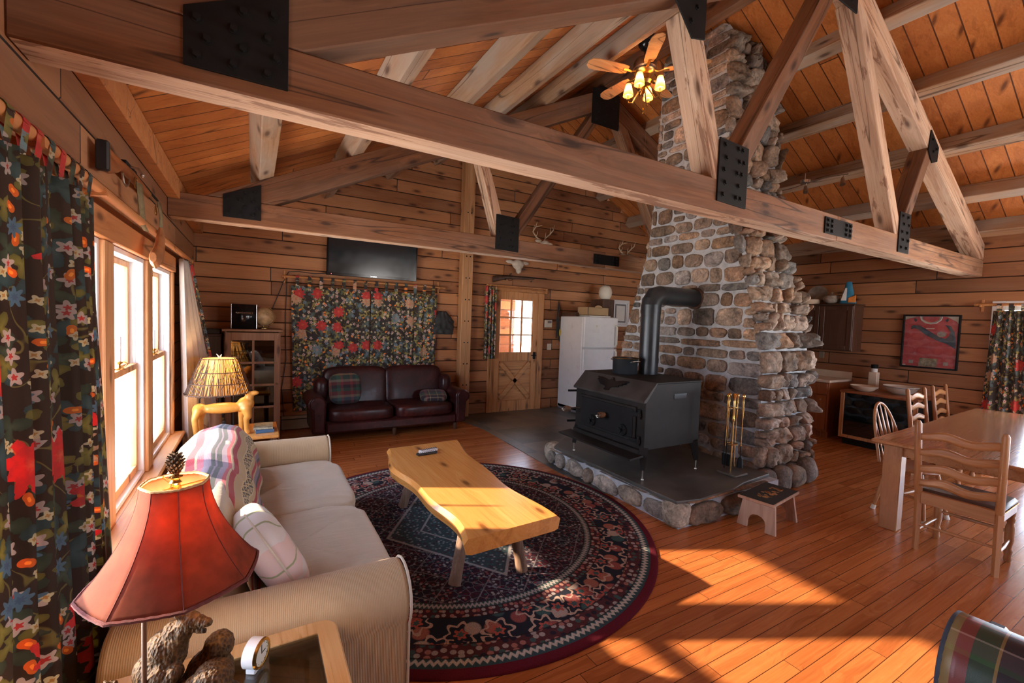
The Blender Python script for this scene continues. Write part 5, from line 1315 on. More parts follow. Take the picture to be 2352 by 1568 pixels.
# climbing bear: long neck and muzzle lifted to the right, arched shaggy back, one paw held out to the left
bear('standing_bear', lp, [((.030, 0, Z0+.150), (.026, .022, .021)), ((.0, .0, Z0+.124), (.028, .026, .026)), ((-.026, .0, Z0+.082), (.040, .036, .042)), ((-.050, .0, Z0+.025), (.047, .042, .050)), ((-.05, .01, Z0-.05), (.058, .052, .060))],
     [([(.030, 0, Z0+.152), (.056, 0, Z0+.150), (.074, 0, Z0+.147)], [.019, .0135, .0105]), ([(.03, 0, Z0+.138), (.052, 0, Z0+.128), (.066, 0, Z0+.126)], [.013, .008, .006]),
      ([(.018, -.014, Z0+.166), (.014, -.017, Z0+.172)], [.0065, .0055]), ([(.018, .014, Z0+.166), (.014, .016, Z0+.172)], [.0065, .0055]),
      ([(.025, 0, Z0+.142), (.0, 0, Z0+.105), (-.015, 0, Z0+.06)], [.022, .028, .034]),
      ([(-.015, -.030, Z0+.035), (-.045, -.045, Z0-.005), (-.082, -.05, Z0-.022), (-.104, -.05, Z0+.0), (-.112, -.05, Z0+.022)], [.022, .017, .014, .0135, .014]),
      ([(-.112, -.05, Z0+.022), (-.124, -.052, Z0+.036)], [.006, .004]), ([(-.108, -.055, Z0+.024), (-.112, -.06, Z0+.042)], [.006, .004]), ([(-.102, -.05, Z0+.022), (-.098, -.055, Z0+.040)], [.006, .004]),
      ([(.012, -.022, Z0+.040), (-.018, -.045, Z0+.0), (-.048, -.055, Z0-.040), (-.06, -.055, Z0-.07)], [.020, .016, .014, .016]),
      ([(-.05, 0, Z0-.05), (-.07, -.02, Z0-.13), (-.05, -.03, Z0-.17)], [.04, .03, .028]), ([(.0, .02, Z0-.04), (.01, 0, Z0-.13), (.03, -.01, Z0-.17)], [.035, .028, .026])], (-.006, .065, 0), vox=.0028)
bear('cub_bear', lp, [((.092, -.005, Z0+.018), (.044, .042, .036)), ((.075, .0, Z0-.02), (.055, .045, .042)), ((.028, -.03, Z0-.006), (.024, .022, .020)), ((.11, .0, Z0-.05), (.045, .045, .045))],
     [([(.026, -.04, Z0-.010), (.018, -.060, Z0-.018), (.015, -.068, Z0-.022)], [.014, .0105, .008]), ([(.010, -.028, Z0+.010), (.007, -.030, Z0+.022)], [.0065, .005]), ([(.046, -.028, Z0+.011), (.049, -.030, Z0+.023)], [.0065, .005]),
      ([(.06, -.02, Z0+.0), (.04, -.025, Z0-.005)], [.03, .022]),
      ([(.05, -.03, Z0-.03), (.03, -.05, Z0-.08), (.03, -.05, Z0-.12)], [.02, .017, .018]), ([(.11, -.03, Z0-.04), (.12, -.04, Z0-.12), (.11, -.05, Z0-.16)], [.024, .02, .02])], (-.006, .065, 0), vox=.0028)
bear('resting_bear', lp, [((.062, .06, Z0+.045), (.034, .034, .036)), ((.045, .05, Z0-.02), (.055, .05, .06)), ((.03, .05, Z0-.09), (.06, .05, .07))], [([(.05, .05, Z0+.03), (.07, .03, Z0+.0)], [.026, .026])], (-.006, .065, 0), vox=.004)
ld = bpy.data.lights.new('lamp_light', 'POINT'); ld.energy = 3.5; ld.color = (1, .62, .30); ld.shadow_soft_size = .025
lo = bpy.data.objects.new('lamp_light', ld); COL.objects.link(lo); lo.parent = lp; lo.location = (0, 0, zb_+.135)
# desk clock
ck = thing('desk_clock', 'small round white desk clock with a gilt rim standing on the glass end table', 'clock', (.012, 1.505, TZ-.004), radians(-32))
b = B(); b.cyl((-.018, 0, .052), (.016, 0, .052), .042, .042, 32); b.box((-.016, -.024, 0), (.014, .024, .016), .003); b.build('clock_case', M_['white'], ck)
b = B(); b.lathe([(.0405, 0), (.043, .004), (.041, .009), (.0345, .010), (.034, .006), (.0405, 0)], n=36, caps=False, M=Matrix.Translation((.014, 0, .052)) @ Matrix.Rotation(pi/2, 4, 'Y')); b.build('gilt_rim', M_['brass'], ck)
b = B(); b.cyl((.017, 0, .052), (.019, 0, .052), .035, .035, 32); b.build('clock_face', M_['ivory'], ck)
b = B(); b.box((.020, -.001, .050), (.0208, .001, .078), .0002); b.box((.020, -.001, .051), (.0208, .019, .053), .0002); [b.cyl((.0195, .029*cos(a), .052+.029*sin(a)), (.0202, .029*cos(a), .052+.029*sin(a)), .0014, None, 6) for a in [i*pi/6 for i in range(12)]]; b.build('hands_and_marks', M_['blackplastic'], ck)

# ------------------------------------------------------------------ far lamp table
ft = thing('log_end_table', 'rustic wooden end table behind the far arm of the beige sofa', 'end table', (-.13, 5.18, 0))
b = B(); b.box((-.36, -.30, .425), (.36, .30, .46), .008); b.build('top', M_['coffee'], ft)
for x in (-.31, .31):
    for y in (-.25, .25): b = B(); b.cyl((x, y, 0), (x, y, .425), .03, .028, 12); b.build('leg', M_['coffee_z'], ft)
tl = thing('twig_lamp', 'glowing twig covered lampshade on a black wire frame by the far end of the windows', 'lamp', (-.285, 5.17, .46))
z0, z1, r0, r1 = .405, .735, .275, .145
b = B(); b.grid(lambda u, v: ((r0+(r1-r0)*v-.006)*cos(2*pi*u), (r0+(r1-r0)*v-.006)*sin(2*pi*u), z0+(z1-z0)*v), 48, 4); b.build('paper_shade', M_['twigpaper'], tl, ang=180)
R8 = random.Random(12); b = B()
for k in range(150):
    a = 2*pi*k/150+R8.uniform(-.02, .02); a2 = a+R8.uniform(-.10, .10); v1 = 1.0 if R8.random() < .6 else R8.uniform(.4, 1); pts = []
    for i in range(6):
        v = v1*i/5; aa = a+(a2-a)*v+R8.uniform(-.012, .012); r = r0+(r1-r0)*v+.004+R8.uniform(-.002, .003); pts.append((r*cos(aa), r*sin(aa), z0-.012+(z1-z0+.022)*v))
    b.tube(pts, [.0032, .003, .0028, .0026, .0024, .002], 5)
    if R8.random() < .55:
        v = R8.uniform(.1, .7); aa = a+(a2-a)*v; r = r0+(r1-r0)*v+.006; b.tube([(r*cos(aa), r*sin(aa), z0+(z1-z0)*v), ((r-.03)*cos(aa+.12), (r-.03)*sin(aa+.12), z0+(z1-z0)*v+.09)], .0018, 4)
for v in (0.0, .30, .62, 1.0):
    r = r0+(r1-r0)*v+.007; b.tube([(r*cos(a), r*sin(a), z0+(z1-z0)*v) for a in [i*2*pi/48 for i in range(48)]], .0042, 6, closed=True)
b.build('twig_shade', M_['twig'], tl, ang=80)
b = B(); b.tube([(-.16, 0, 0), (-.16, 0, .34), (-.12, 0, .405), (.12, 0, .405)], .007, 8); b.tube([(.12, 0, 0), (.12, 0, .405)], .007, 8); b.tube([(0, .14, 0), (0, .14, .36), (0, 0, .405)], .007, 8); b.build('wire_frame', M_['black'], tl)
b = B(); b.cyl((0, 0, .40), (0, 0, .52), .012); b.cyl((0, 0, .60), (0, 0, z1+.02), .004); b.build('lamp_stem', M_['agedbrass'], tl)
b = B(); b.ball((0, 0, .56), (.03, .03, .045), 14, 10); b.build('light_bulb', M_['bulb'], tl)
b = B(); b.tube([(0, 0, z1), (-.012, 0, z1+.03), (-.025, .0, z1+.045)], [.006, .006, .002], 6); b.tube([(0, 0, z1), (.012, 0, z1+.03), (.02, .0, z1+.04)], [.006, .006, .002], 6); b.build('antler_finial', M_['bone'], tl)
ld = bpy.data.lights.new('lamp_light', 'POINT'); ld.energy = 3; ld.color = (1, .60, .28); ld.shadow_soft_size = .04
lo = bpy.data.objects.new('lamp_light', ld); COL.objects.link(lo); lo.parent = tl; lo.location = (0, 0, .64)
# carved bark stump under the lamp
st2 = thing('bark_stump', 'short bark covered log piece standing under the twig lampshade', 'log', (-.33, 5.22, .46)); 
b = B(); b.tube([(0, 0, 0), (.01, 0, .12), (0, 0, .27)], [.06, .055, .058], 16); b.build('trunk', M_['coffee_z'], st2)
b = B(); b.tube([(-.04, -.03, .02), (-.11, -.05, .09), (-.15, -.06, .17)], [.028, .022, .010], 10); b.build('side_branch', M_['coffee_z'], st2)
# carved pine moose / horse: one body
an = B()
for c, r in (((0, 0, 0), (.21, .06, .052)), ((.185, 0, .03), (.075, .062, .07)), ((-.19, 0, -.005), (.06, .055, .06)), ((.215, -.01, .10), (.04, .035, .05)), ((.255, -.01, .135), (.045, .025, .024))): an.ball(c, r, 20, 12)
for pts, rs in (([(.19, -.03, -.01), (.205, -.035, -.09), (.19, -.035, -.11), (.195, -.035, -.22), (.205, -.035, -.245)], [.05, .036, .028, .023, .026]), ([(.16, .035, -.01), (.15, .04, -.10), (.15, .04, -.24)], [.045, .03, .024]), ([(-.20, -.03, -.01), (-.225, -.035, -.09), (-.21, -.035, -.24)], [.042, .028, .022]), ([(-.17, .035, -.01), (-.19, .04, -.10), (-.18, .04, -.24)], [.042, .028, .022])):
    an.tube(pts, rs, 12); [an.ball(p, (q,)*3, 10, 8) for p, q in zip(pts, rs)]
o = an.build('carved_animal', M_['yellow'], None, ang=180, loc=(-.245, 5.06, .724)); md = o.modifiers.new('re', 'REMESH'); md.mode = 'VOXEL'; md.voxel_size = .008; md.use_smooth_shade = True; md = o.modifiers.new('sm', 'SMOOTH'); md.iterations = 3
tag(o, 'yellow carved wooden animal standing under the twig lampshade', 'carving')
def book(lab, loc, sz, rz, cov):
    t = thing('book', lab, 'book', loc, rz); x, y, z = sz; b = B(); b.box((-x/2, -y/2, 0), (x/2, y/2, .004), .001); b.box((-x/2, -y/2, z-.004), (x/2, y/2, z), .001); b.box((-x/2, -y/2, 0), (-x/2+.004, y/2, z), .001); b.build('cover', cov, t)
    b = B(); b.box((-x/2+.004, -y/2+.005, .004), (x/2-.005, y/2-.005, z-.004), 0); b.build('pages', M_['bookpage'], t, smooth=False); return t
book('blue covered book at the bottom of the pile on the end table', (.10, 5.10, .461), (.22, .16, .035), radians(95), M_['bookblue'])
book('pale magazine on top of the blue book on the end table', (.095, 5.11, .497), (.23, .17, .02), radians(88), M_['photo'])
# ------------------------------------------------------------------ back wall
YW = YB-.0
cab = thing('glass_door_cabinet', 'tall narrow brown cabinet with a glazed door in the back left corner', 'cabinet', (.0, 6.46, 0))
b = B(); b.box((-.31, .02, 0), (-.285, .50, 1.41), .003); b.box((.285, .02, 0), (.31, .50, 1.41), .003); b.box((-.285, .475, 0), (.285, .50, 1.41), 0)
for z in (.06, .40, .74, 1.06): b.box((-.285, .04, z), (.285, .47, z+.018), .002)
b.build('case', M_['cab'], cab)
b = B(); b.box((-.335, -.02, 1.41), (.335, .51, 1.44), .006); b.build('top', M_['cab'], cab)
d = B(); d.box((-.30, -.0, .05), (-.235, .02, 1.40), .003); d.box((.235, 0, .05), (.30, .02, 1.40), .003); d.box((-.235, 0, 1.30), (.235, .02, 1.40), .003); d.box((-.235, 0, .05), (.235, .02, .16), .003)
d.box((-.013, .001, .16), (.013, .019, 1.30), .003)
for k in (1, 2, 3): z = .16+1.14*k/4; d.box((-.235, .002, z-.014), (.235, .018, z+.014), .003)
do = d.build('door', M_['cab'], cab); b = B(); b.box((-.235, .008, .16), (.235, .012, 1.30), 0); b.build('pane', M_['dglass'], do, smooth=False)
b = B(); b.ball((.268, -.012, .74), .012, 10, 8); b.build('knob', M_['agedbrass'], do)
def simple(nm, lab, cat, fn, mat, loc=None, rot=None, ang=38, group=None):
    b = B(); fn(b); o = b.build(nm, mat, None, loc=loc, rot=rot, ang=ang); return tag(o, lab, cat, group)
simple('disc_player', 'small black box with a white front inside the upper shelf of the glass cabinet', 'box', lambda b: b.box((-.10, 6.55, 1.079), (.14, 6.80, 1.13)), M_['blackplastic'])
simple('paper_stack', 'stack of white papers on the upper shelf behind the cabinet glass', 'papers', lambda b: b.box((-.14, 6.50, 1.131), (.10, 6.72, 1.155)), M_['paperwhite'])
simple('disc_case', 'small case with a white label on the middle shelf behind the cabinet glass', 'case', lambda b: b.box((.05, 6.52, .759), (.20, 6.72, .80)), M_['inkgrey'])
dc = thing('dark_cabinet', 'dark wooden cabinet in the back left corner beside the glazed one', 'cabinet', (-.49, 6.60, 0))
b = B(); b.box((-.155, 0, 0), (.15, .36, 1.37), .006); b.build('case', M_['darkwood'], dc); b = B(); b.box((-.15, -.02, .05), (.145, 0, 1.34), .004); b.build('door', M_['darkwood'], dc)
simple('receiver', 'flat black electronic box on top of the dark corner cabinet', 'receiver', lambda b: (b.box((-.64, 6.62, 1.372), (-.36, 6.92, 1.43)), b.box((-.60, 6.612, 1.385), (-.50, 6.62, 1.40), .001)), M_['blackplastic'])
gc = thing('game_console', 'glossy black upright game console on the glazed cabinet', 'game console', (-.10, 6.66, 1.442), radians(0))
b = B(); prof = [(-.055, 0), (.14, 0), (.14, .31), (.06, .325), (-.055, .31)]
b.prism([(-.13, -.05), (.12, -.05), (.12, .17), (-.13, .17)], .004, .30, 'z'); b.build('housing', M_['blackplastic'], gc, bevel=.01)
b = B(); b.grid(lambda u, v: (-.14+.27*u, -.055-.05*sin(pi*u), .0+.31*v), 16, 2); b.build('curved_front', M_['black_gloss'], gc, solid=.008, ang=60)
b = B(); b.tube([(-.143, -.058, .0), (-.143, -.058, .31)], .006, 8); b.tube([(.133, -.058, 0), (.133, -.058, .31)], .006, 8); b.build('silver_edges', M_['chrome'], gc)
text('console_lettering', 'PLAYSTATION 3', .026, M_['chrome'], gc, (0, -.1105, .20), (pi/2, 0, 0), .0004)
gb = thing('desk_globe', 'tan desk globe behind the game console on the cabinet', 'globe', (.115, 6.74, 1.442))
b = B(); b.ball((0, 0, .16), .125, 32, 20); b.build('sphere', M_['globe'], gb, ang=180)
b = B(); b.lathe([(0, 0), (.07, 0), (.07, .01), (.015, .02), (.012, .04), (0, .04)], n=20); b.tube([(.135*cos(a), 0, .16+.135*sin(a)) for a in [radians(q) for q in range(-100, 80, 12)]], .005, 6); b.build('stand', M_['agedbrass'], gb)
# television
tv = thing('television', 'wall mounted black flat television above the floral curtains', 'television', (1.565, YB-.085, 2.23), 0, None, (radians(3), 0, 0))
b = B(); b.box((-.665, -.02, 0), (.665, .03, .78), .006); b.build('bezel', M_['black_gloss'], tv)
b = B(); b.box((-.640, -.0225, .045), (.640, -.0195, .755), 0); b.build('screen', M_['tv'], tv, smooth=False)
text('brand_lettering', 'SAMSUNG', .020, M_['chrome'], tv, (.0, -.0208, .022), (pi/2, 0, 0), .0004)
b = B(); b.ball((-.60, -.021, .022), .004, 8, 6); b.build('standby_light', emis('standby_red', (1, .05, .04), 3), tv)
# floral curtains on the back wall
cr_ = thing('curtain_rod', 'wooden curtain rod on the back wall under the television', 'curtain rod', (1.53, YB, 2.165))
b = B(); b.cyl((-1.19, -.075, 0), (1.20, -.075, 0), .016, .016, 16); b.build('pole', M_['pine_x'], cr_)
for x in (-1.16, 1.10): b = B(); b.box((x-.012, -.10, -.03), (x+.012, 0, .0), .004); b.box((x-.014, -.018, -.09), (x+.014, 0, .09), .004); b.build('bracket', M_['pine_z'], cr_)
cloth_panel('floral_curtain', M_['floral'], (.45, YB-.075), (1.53, YB-.075), (.49, YB-.07), (1.54, YB-.07), 2.045, .27, 6, .012, (0, 1), 1.12, (7, 0), tabs=7, rodz=2.165, label='left floral panel hanging behind the leather sofa', ph=.5, seg=90)
cloth_panel('floral_curtain', M_['floral'], (1.54, YB-.070), (2.60, YB-.075), (1.55, YB-.065), (2.58, YB-.07), 2.045, .27, 6, .012, (0, 1), 1.12, (7.95, 0), tabs=7, rodz=2.165, label='right floral panel hanging behind the leather sofa, next to the post', ph=1.4, seg=90)
def wire(lab, pts, r=.005):
    b = B(); b.tube(pts, r, 6); tag(b.build('power_cable', M_['blackplastic'], None), lab, 'cable')
wire('black cable drooping from the television to the curtain rod end', [(.92, YB-.02, 2.26), (.75, YB-.02, 2.235), (.55, YB-.02, 2.25), (.42, YB-.02, 2.235), (.36, YB-.02, 2.10), (.22, YB-.03, 1.70), (.18, YB-.08, 1.46)])
wire('black cable hanging down beside the left floral panel', [(.40, YB-.02, 2.15), (.385, YB-.02, 1.6), (.40, YB-.02, 1.0), (.35, YB-.02, .6), (.38, YB-.02, .2)])
# coat on a peg
co = thing('dark_coat', 'small black coat or bag hanging on a peg beside the floral curtains', 'coat', (2.74, YB-.02, 1.40))
b = B()
def cf_(u, v):
    a = pi*u; w = .06+.15*sin(min(1, v*1.6)*pi/2)-.05*max(0, v-.7); return (-.03+w*cos(a)*(1+.2*mnoise.noise(Vector((u*6, v*6, 1)))), -.02-.075*sin(a)*(.4+v*.6)*(1+.5*mnoise.noise(Vector((u*9, v*5, 4)))), .38*(1-v)+.03*mnoise.noise(Vector((u*5, 2, v)))*v)
b.grid(cf_, 28, 16); b.build('cloth', M_['felt'], co, solid=.006, ang=80); b = B(); b.cyl((-.03, 0, .36), (-.03, -.07, .375), .008, .010, 8); b.build('peg', M_['darkwood'], co)
# rifle over the door
rf2 = thing('rifle', 'short antique rifle mounted on the wall above the back door', 'rifle', (3.63, YB-.04, 2.42))
b = B(); secs = [(0, -.035, .020, .060), (.12, -.01, .021, .050), (.26, .012, .018, .030), (.40, .02, .021, .032), (.62, .026, .018, .024), (.86, .03, .014, .015)]
vs = []
for (y, z, w, h) in secs: vs += [(y, w*cos(a), z+h*sin(a)) for a in [i*2*pi/12 for i in range(12)]]
n = 12; b.add(vs, [(i*n+k, i*n+(k+1) % n, (i+1)*n+(k+1) % n, (i+1)*n+k) for i in range(len(secs)-1) for k in range(n)]+[tuple(range(n))[::-1], tuple((len(secs)-1)*n+k for k in range(n))]); b.build('stock', M_['darkwood'], rf2)
b = B(); b.cyl((.28, 0, .045), (1.14, 0, .05), .011, .009, 10); b.build('barrel', M_['black'], rf2)
b = B(); b.tube([(.34, -.01, .04), (.33, -.02, .075), (.37, -.02, .085)], .007, 6); b.tube([(.30, 0, -.01), (.33, 0, -.045), (.38, 0, -.035), (.40, 0, 0)], .004, 6); b.build('hammer', M_['black'], rf2)
for x in (.25, .80): b = B(); b.tube([(x, .04, -.02), (x, -.015, -.03), (x, -.025, 0)], .006, 6); b.build('wall_hook', M_['black'], rf2)
# door curtain
cloth_panel('door_curtain', M_['floral'], (3.47, YB-.075), (3.70, YB-.075), (3.48, YB-.07), (3.71, YB-.07), 2.25, .98, 4, .022, (0, 1), .7, (12, 0), label='narrow floral curtain gathered at the left of the back door', seg=60)
def wallbox(nm, lab, cat, x, z, w, h, d, mat): return thing(nm, lab, cat, (x, YB-.001, z)), w, h, d
t = thing('thermostat', 'white alarm keypad on the wall just right of the back door', 'keypad', (4.87, YB, 1.56))
b = B(); b.box((-.085, -.025, 0), (.085, 0, .145), .006); b.build('housing', M_['ivory'], t); b = B(); b.box((-.02, -.0265, .085), (.07, -.0245, .125), .001); b.build('display', M_['inkgrey'], t)
b = B(); [b.box((-.07+.022*i, -.027, .02+.02*j), (-.056+.022*i, -.0245, .032+.02*j), .001) for i in range(3) for j in range(3)]; b.build('keys', M_['paperwhite'], t)
t = thing('light_switch', 'ivory double light switch below the keypad by the door', 'switch', (4.92, YB, 1.13)); b = B(); b.box((-.05, -.006, 0), (.05, 0, .12), .003); b.build('cover_plate', M_['ivory'], t)
for x in (-.022, .022): b = B(); b.box((x-.006, -.018, .05), (x+.006, -.005, .07), .002); b.build('toggle', M_['ivory'], t)
ls_ = thing('dog_leashes', 'dark leashes with a yellow handle hanging on the wall between the door and the refrigerator', 'leash', (5.09, YB-.012, 2.07))
for i, (dx, L) in enumerate(((-.03, .72), (.0, .66), (.03, .78))):
    b = B(); b.tube([(0, -.01, 0), (dx, -.02-.005*i, -.25), (dx*1.4, -.02, -L), (dx*.9, -.02, -L+.04), (.0, -.015, -.3)], .008, 6); b.build('leash', M_['felt'], ls_)
b = B(); b.ball((.045, -.03, -.60), (.022, .012, .075), 12, 8); b.build('yellow_grip', M_['yellowstrap'], ls_); b = B(); b.tube([(.0+.015*cos(a), -.02, -.83+.02*sin(a)) for a in [i*2*pi/12 for i in range(12)]], .004, 6, closed=True); b.build('clip', M_['chrome'], ls_)
b = B(); b.cyl((0, .012, .01), (0, -.03, .02), .006); b.build('hook', M_['black'], ls_)
# mounted deer heads and antler base
def deer(lab, x, z, s=1.0, big=True):
    t = thing('deer_mount', lab, 'mounted deer head', (x, YB, z))
    b = B()
    for c, r in (((0, -.16, -.02), (.075, .13, .08)), ((0, -.30, -.05), (.045, .10, .045)), ((0, -.04, -.12), (.11, .09, .14)), ((-.10, -.08, .05), (.065, .02, .03)), ((.10, -.08, .05), (.065, .02, .03))): b.ball(c, r, 14, 10)
    o = b.build('head', M_['bone'] if s == 1.0 else M_['fur'], t, ang=180); md = o.modifiers.new('re', 'REMESH'); md.mode = 'VOXEL'; md.voxel_size = .012; md.use_smooth_shade = True
    for sx in (-1, 1):
        b = B()
        main = [(sx*.03, -.09, .05), (sx*.10, -.02, .13), (sx*.19, -.04, .21), (sx*.20, -.14, .28), (sx*.11, -.22, .31)]
        b.tube([Vector(p)*s for p in main], [.016, .014, .012, .009, .004], 8)
        for k, L in ((1, .10), (2, .12), (3, .09)):
            p = Vector(main[k])*s; b.tube([p, p+Vector((sx*-.01, -.03, L*s))], [.009, .003], 7)
        b.build('antler', M_['antler'], t)
deer('deer head mount with broad curling antlers showing over the second truss, left of the chimney', 4.62, 3.10, 1.0)
deer('smaller deer head mount with upright antlers next to the chimney', 6.74, 3.07, .9)
sk = thing('skull_plaque', 'pale bone skull hanging on the wall below the second truss, left of the door', 'skull', (4.12, YB-.01, 2.62))
b = B(); [b.ball(c, r, 14, 10) for c, r in (((0, -.05, .06), (.12, .06, .09)), ((.0, -.08, -.03), (.055, .05, .08)), ((-.15, -.03, .10), (.10, .025, .035)), ((.15, -.03, .10), (.10, .025, .035)))]
o = b.build('skull', M_['bone'], sk, ang=180); md = o.modifiers.new('re', 'REMESH'); md.mode = 'VOXEL'; md.voxel_size = .012; md.use_smooth_shade = True
# baseboard heater
bh = thing('baseboard_heater', 'long tan baseboard heater along the back wall behind the leather sofa', 'heater', (1.15, YB, 0)); b = B(); b.prism([(-.075, .02), (0, .02), (0, .20), (-.06, .20), (-.075, .17)], -.80, 1.7, 'x'); b.build('housing', M_['heater'], bh, smooth=False)
b = B(); b.box((-.80, -.079, .155), (1.7, -.072, .165), .001); b.build('slot', M_['black'], bh)
# refrigerator
rfg = thing('refrigerator', 'white top freezer refrigerator standing on the slate beside the back door', 'refrigerator', (5.55, 6.22, .006))
b = B(); b.box((-.40, .07, .03), (.40, .74, 1.78), .012); b.build('cabinet_body', M_['white'], rfg)
for nm, z0, z1 in (('fridge_door', .10, 1.20), ('freezer_door', 1.215, 1.785)):
    b = B(); b.box((-.405, 0, z0), (.405, .065, z1), .014); dd_ = b.build(nm, M_['white'], rfg)
    b = B(); za, zb2 = (z0+.42, z1-.03) if nm == 'fridge_door' else (z0+.03, z0+.42)
    b.tube([(.345, .0, za), (.345, -.045, za+.03), (.345, -.045, zb2-.03), (.345, 0, zb2)], .016, 10); b.build('handle', M_['ivory'], dd_)
b = B(); b.box((-.40, .03, .0), (.40, .72, .09), .003); b.build('kick_grille', M_['inkgrey'], rfg)
b = B(); b.box((-.20, -.003, 1.50), (-.05, -.0005, 1.65), 0); n_ = b.build('note', M_['paperwhite'], None, loc=(5.55, 6.22, .0), smooth=False); tag(n_, 'white paper note held on the freezer door by a magnet', 'note')
b = B(); b.ball((-.12, -.006, 1.62), (.018, .006, .018), 10, 8); b.build('magnet', M_['ivory'], n_)
def basket(lab, loc):
    t = thing('wicker_basket', lab, 'basket', loc); b = B()
    x, y, h = .25, .15, .15
    b.box((-x, -y, 0), (x, -y+.012, h), .003); b.box((-x, y-.012, 0), (x, y, h), .003); b.box((-x, -y, 0), (-x+.012, y, h-.0), .003); b.box((x-.012, -y, 0), (x, y, h), .003); b.box((-x, -y, 0), (x, y, .01), 0)
    b.prism([(-.09, h-.01)]+[(.09*-cos(a), h+.04*sin(a)) for a in [radians(q) for q in range(0, 181, 20)]]+[(.09, h-.01)], -y, -y+.012, 'y'); b.build('weave', M_['wicker'], t)
basket('rectangular wicker basket on top of the refrigerator', (5.50, 6.42, 1.812))
simple('flat_box', 'flat white box under the wicker basket on the refrigerator', 'box', lambda b: b.box((5.28, 6.24, 1.787), (5.78, 6.62, 1.811)), M_['paperwhite'])
simple('dark_tray', 'dark flat tray at the left on top of the refrigerator', 'tray', lambda b: b.box((5.155, 6.52, 1.787), (5.245, 6.92, 1.86)), M_['darkwood'])
simple('dark_box', 'tall dark box at the right on top of the refrigerator', 'box', lambda b: b.box((5.80, 6.50, 1.787), (6.10, 6.86, 2.14)), M_['darkwood'])
gl = thing('white_helmet', 'round white lidded bowl standing on the dark box above the refrigerator', 'bowl', (5.98, 6.64, 2.142)); b = B(); b.lathe([(.06, 0), (.09, .01), (.125, .08), (.13, .15), (.11, .23), (.06, .275), (0, .285)], n=32); b.build('shell', M_['ivory'], gl)
# white framed picture beside the chimney
wf = thing('picture_frame', 'white framed mirror on the back wall between the refrigerator and chimney', 'mirror', (6.72, YB, 1.62)); b = B(); b.box((-.24, -.03, 0), (.24, 0, .06), .004); b.box((-.24, -.03, .50), (.24, 0, .56), .004); b.box((-.24, -.03, .06), (-.18, 0, .50), .004); b.box((.18, -.03, .06), (.24, 0, .50), .004); b.build('frame', M_['white'], wf)
b = B(); b.box((-.18, -.012, .06), (.18, -.006, .50), 0); b.build('picture', M_['vinyl'], wf, smooth=False)
b = B(); b.box((-.155, -.016, .085), (.155, -.011, .475), 0); b.build('inner_border', M_['inkgrey'], wf, smooth=False); b = B(); b.box((-.12, -.02, .12), (.12, -.015, .44), 0); b.build('print', M_['paperwhite'], wf, smooth=False)
# back kitchen run glimpsed between refrigerator and chimney
kb = thing('base_cabinet', 'wooden base cabinet with a pale counter on the back wall behind the chimney', 'cabinet', (6.9, 6.36, 0)); b = B(); b.box((-.78, .02, .08), (.78, .60, .87), .004); b.build('case', M_['counterwood'], kb); b = B(); b.box((-.80, -.01, .87), (.80, .61, .91), .006); b.build('counter', M_['cream'], kb)
for k in range(3): b = B(); b.box((-.76+.52*k, -.0, .12), (-.28+.52*k, .02, .84), .005); q = b.build('door', M_['counterwood'], kb); b = B(); b.ball((-.33+.52*k, -.012, .74), .012, 8, 6); b.build('knob', M_['agedbrass'], q)
# ------------------------------------------------------------------ kitchen side on the right wall
wc = thing('wall_cabinet', 'dark wooden double door wall cabinet above the kitchen counter', 'cabinet', (8.10, 3.78, 1.37))
b = B(); b.box((.02, -.48, 0), (.335, .48, .735), .004); b.build('case', M_['darkwood'], wc); b = B(); b.box((-.01, -.50, .735), (.335, .50, .755), .004); b.build('cornice', M_['darkwood'], wc)
for k in (0, 1):
    y0, y1 = -.47+.475*k, -.005+.475*k; b = B(); b.box((0, y0, .015), (.02, y0+.07, .72), .004); b.box((0, y1-.07, .015), (.02, y1, .72), .004); b.box((0, y0+.07, .65), (.02, y1-.07, .72), .004); b.box((0, y0+.07, .015), (.02, y1-.07, .085), .004); b.box((.008, y0+.07, .085), (.018, y1-.07, .65), 0)
    q = b.build('door', M_['darkwood'], wc); b = B(); b.ball((-.012, (y1-.035 if k == 0 else y0+.035), .10), .011, 8, 6); b.build('knob', M_['agedbrass'], q)
ZT = 2.126
d_ = thing('casserole_dish', 'long cream casserole dish at the left on top of the dark wall cabinet', 'dish', (8.20, 4.00, ZT)); b = B(); b.lathe([(0, 0), (.15, 0), (.185, .07), (.19, .075), (.175, .075), (.14, .012), (0, .012)], n=32); b.build('dish', M_['cream'], d_)
d_ = thing('serving_plate', 'speckled round plate propped upright behind the cream dish', 'plate', (8.30, 3.92, ZT+.16)); b = B(); b.lathe([(0, 0), (.10, .0), (.155, .018), (.16, .02), (.10, .008), (0, .006)], n=36, M=Matrix.Rotation(radians(-80), 4, 'Y')); b.build('plate', M_['greytin'], d_)
jr = thing('lidded_jar', 'round stoneware jar with a knobbed lid on top of the dark wall cabinet', 'jar', (8.20, 3.66, ZT)); b = B(); b.lathe([(0, 0), (.05, 0), (.10, .035), (.125, .085), (.10, .13), (.05, .145), (0, .148)], n=32); b.build('body', M_['crock'], jr); b = B(); b.lathe([(.06, .142), (.03, .155), (.010, .16), (.012, .175), (.018, .185), (.012, .195), (0, .197)], n=20); b.build('lid', M_['crock'], jr)
bg_ = thing('snack_bag', 'blue and orange snack bag standing on top of the dark wall cabinet', 'bag', (8.18, 3.42, ZT), radians(20))
b = B(); b.grid(lambda u, v: ((.075*(1-v)**.5+.004)*cos(2*pi*u)*(.55), (.11*(1-.72*v))*sin(2*pi*u)*(1+.08*mnoise.noise(Vector((u*7, v*4, 2)))), .35*v), 32, 14, closeu=False); b.build('wrapper', M_['blueplastic'], bg_, ang=60)
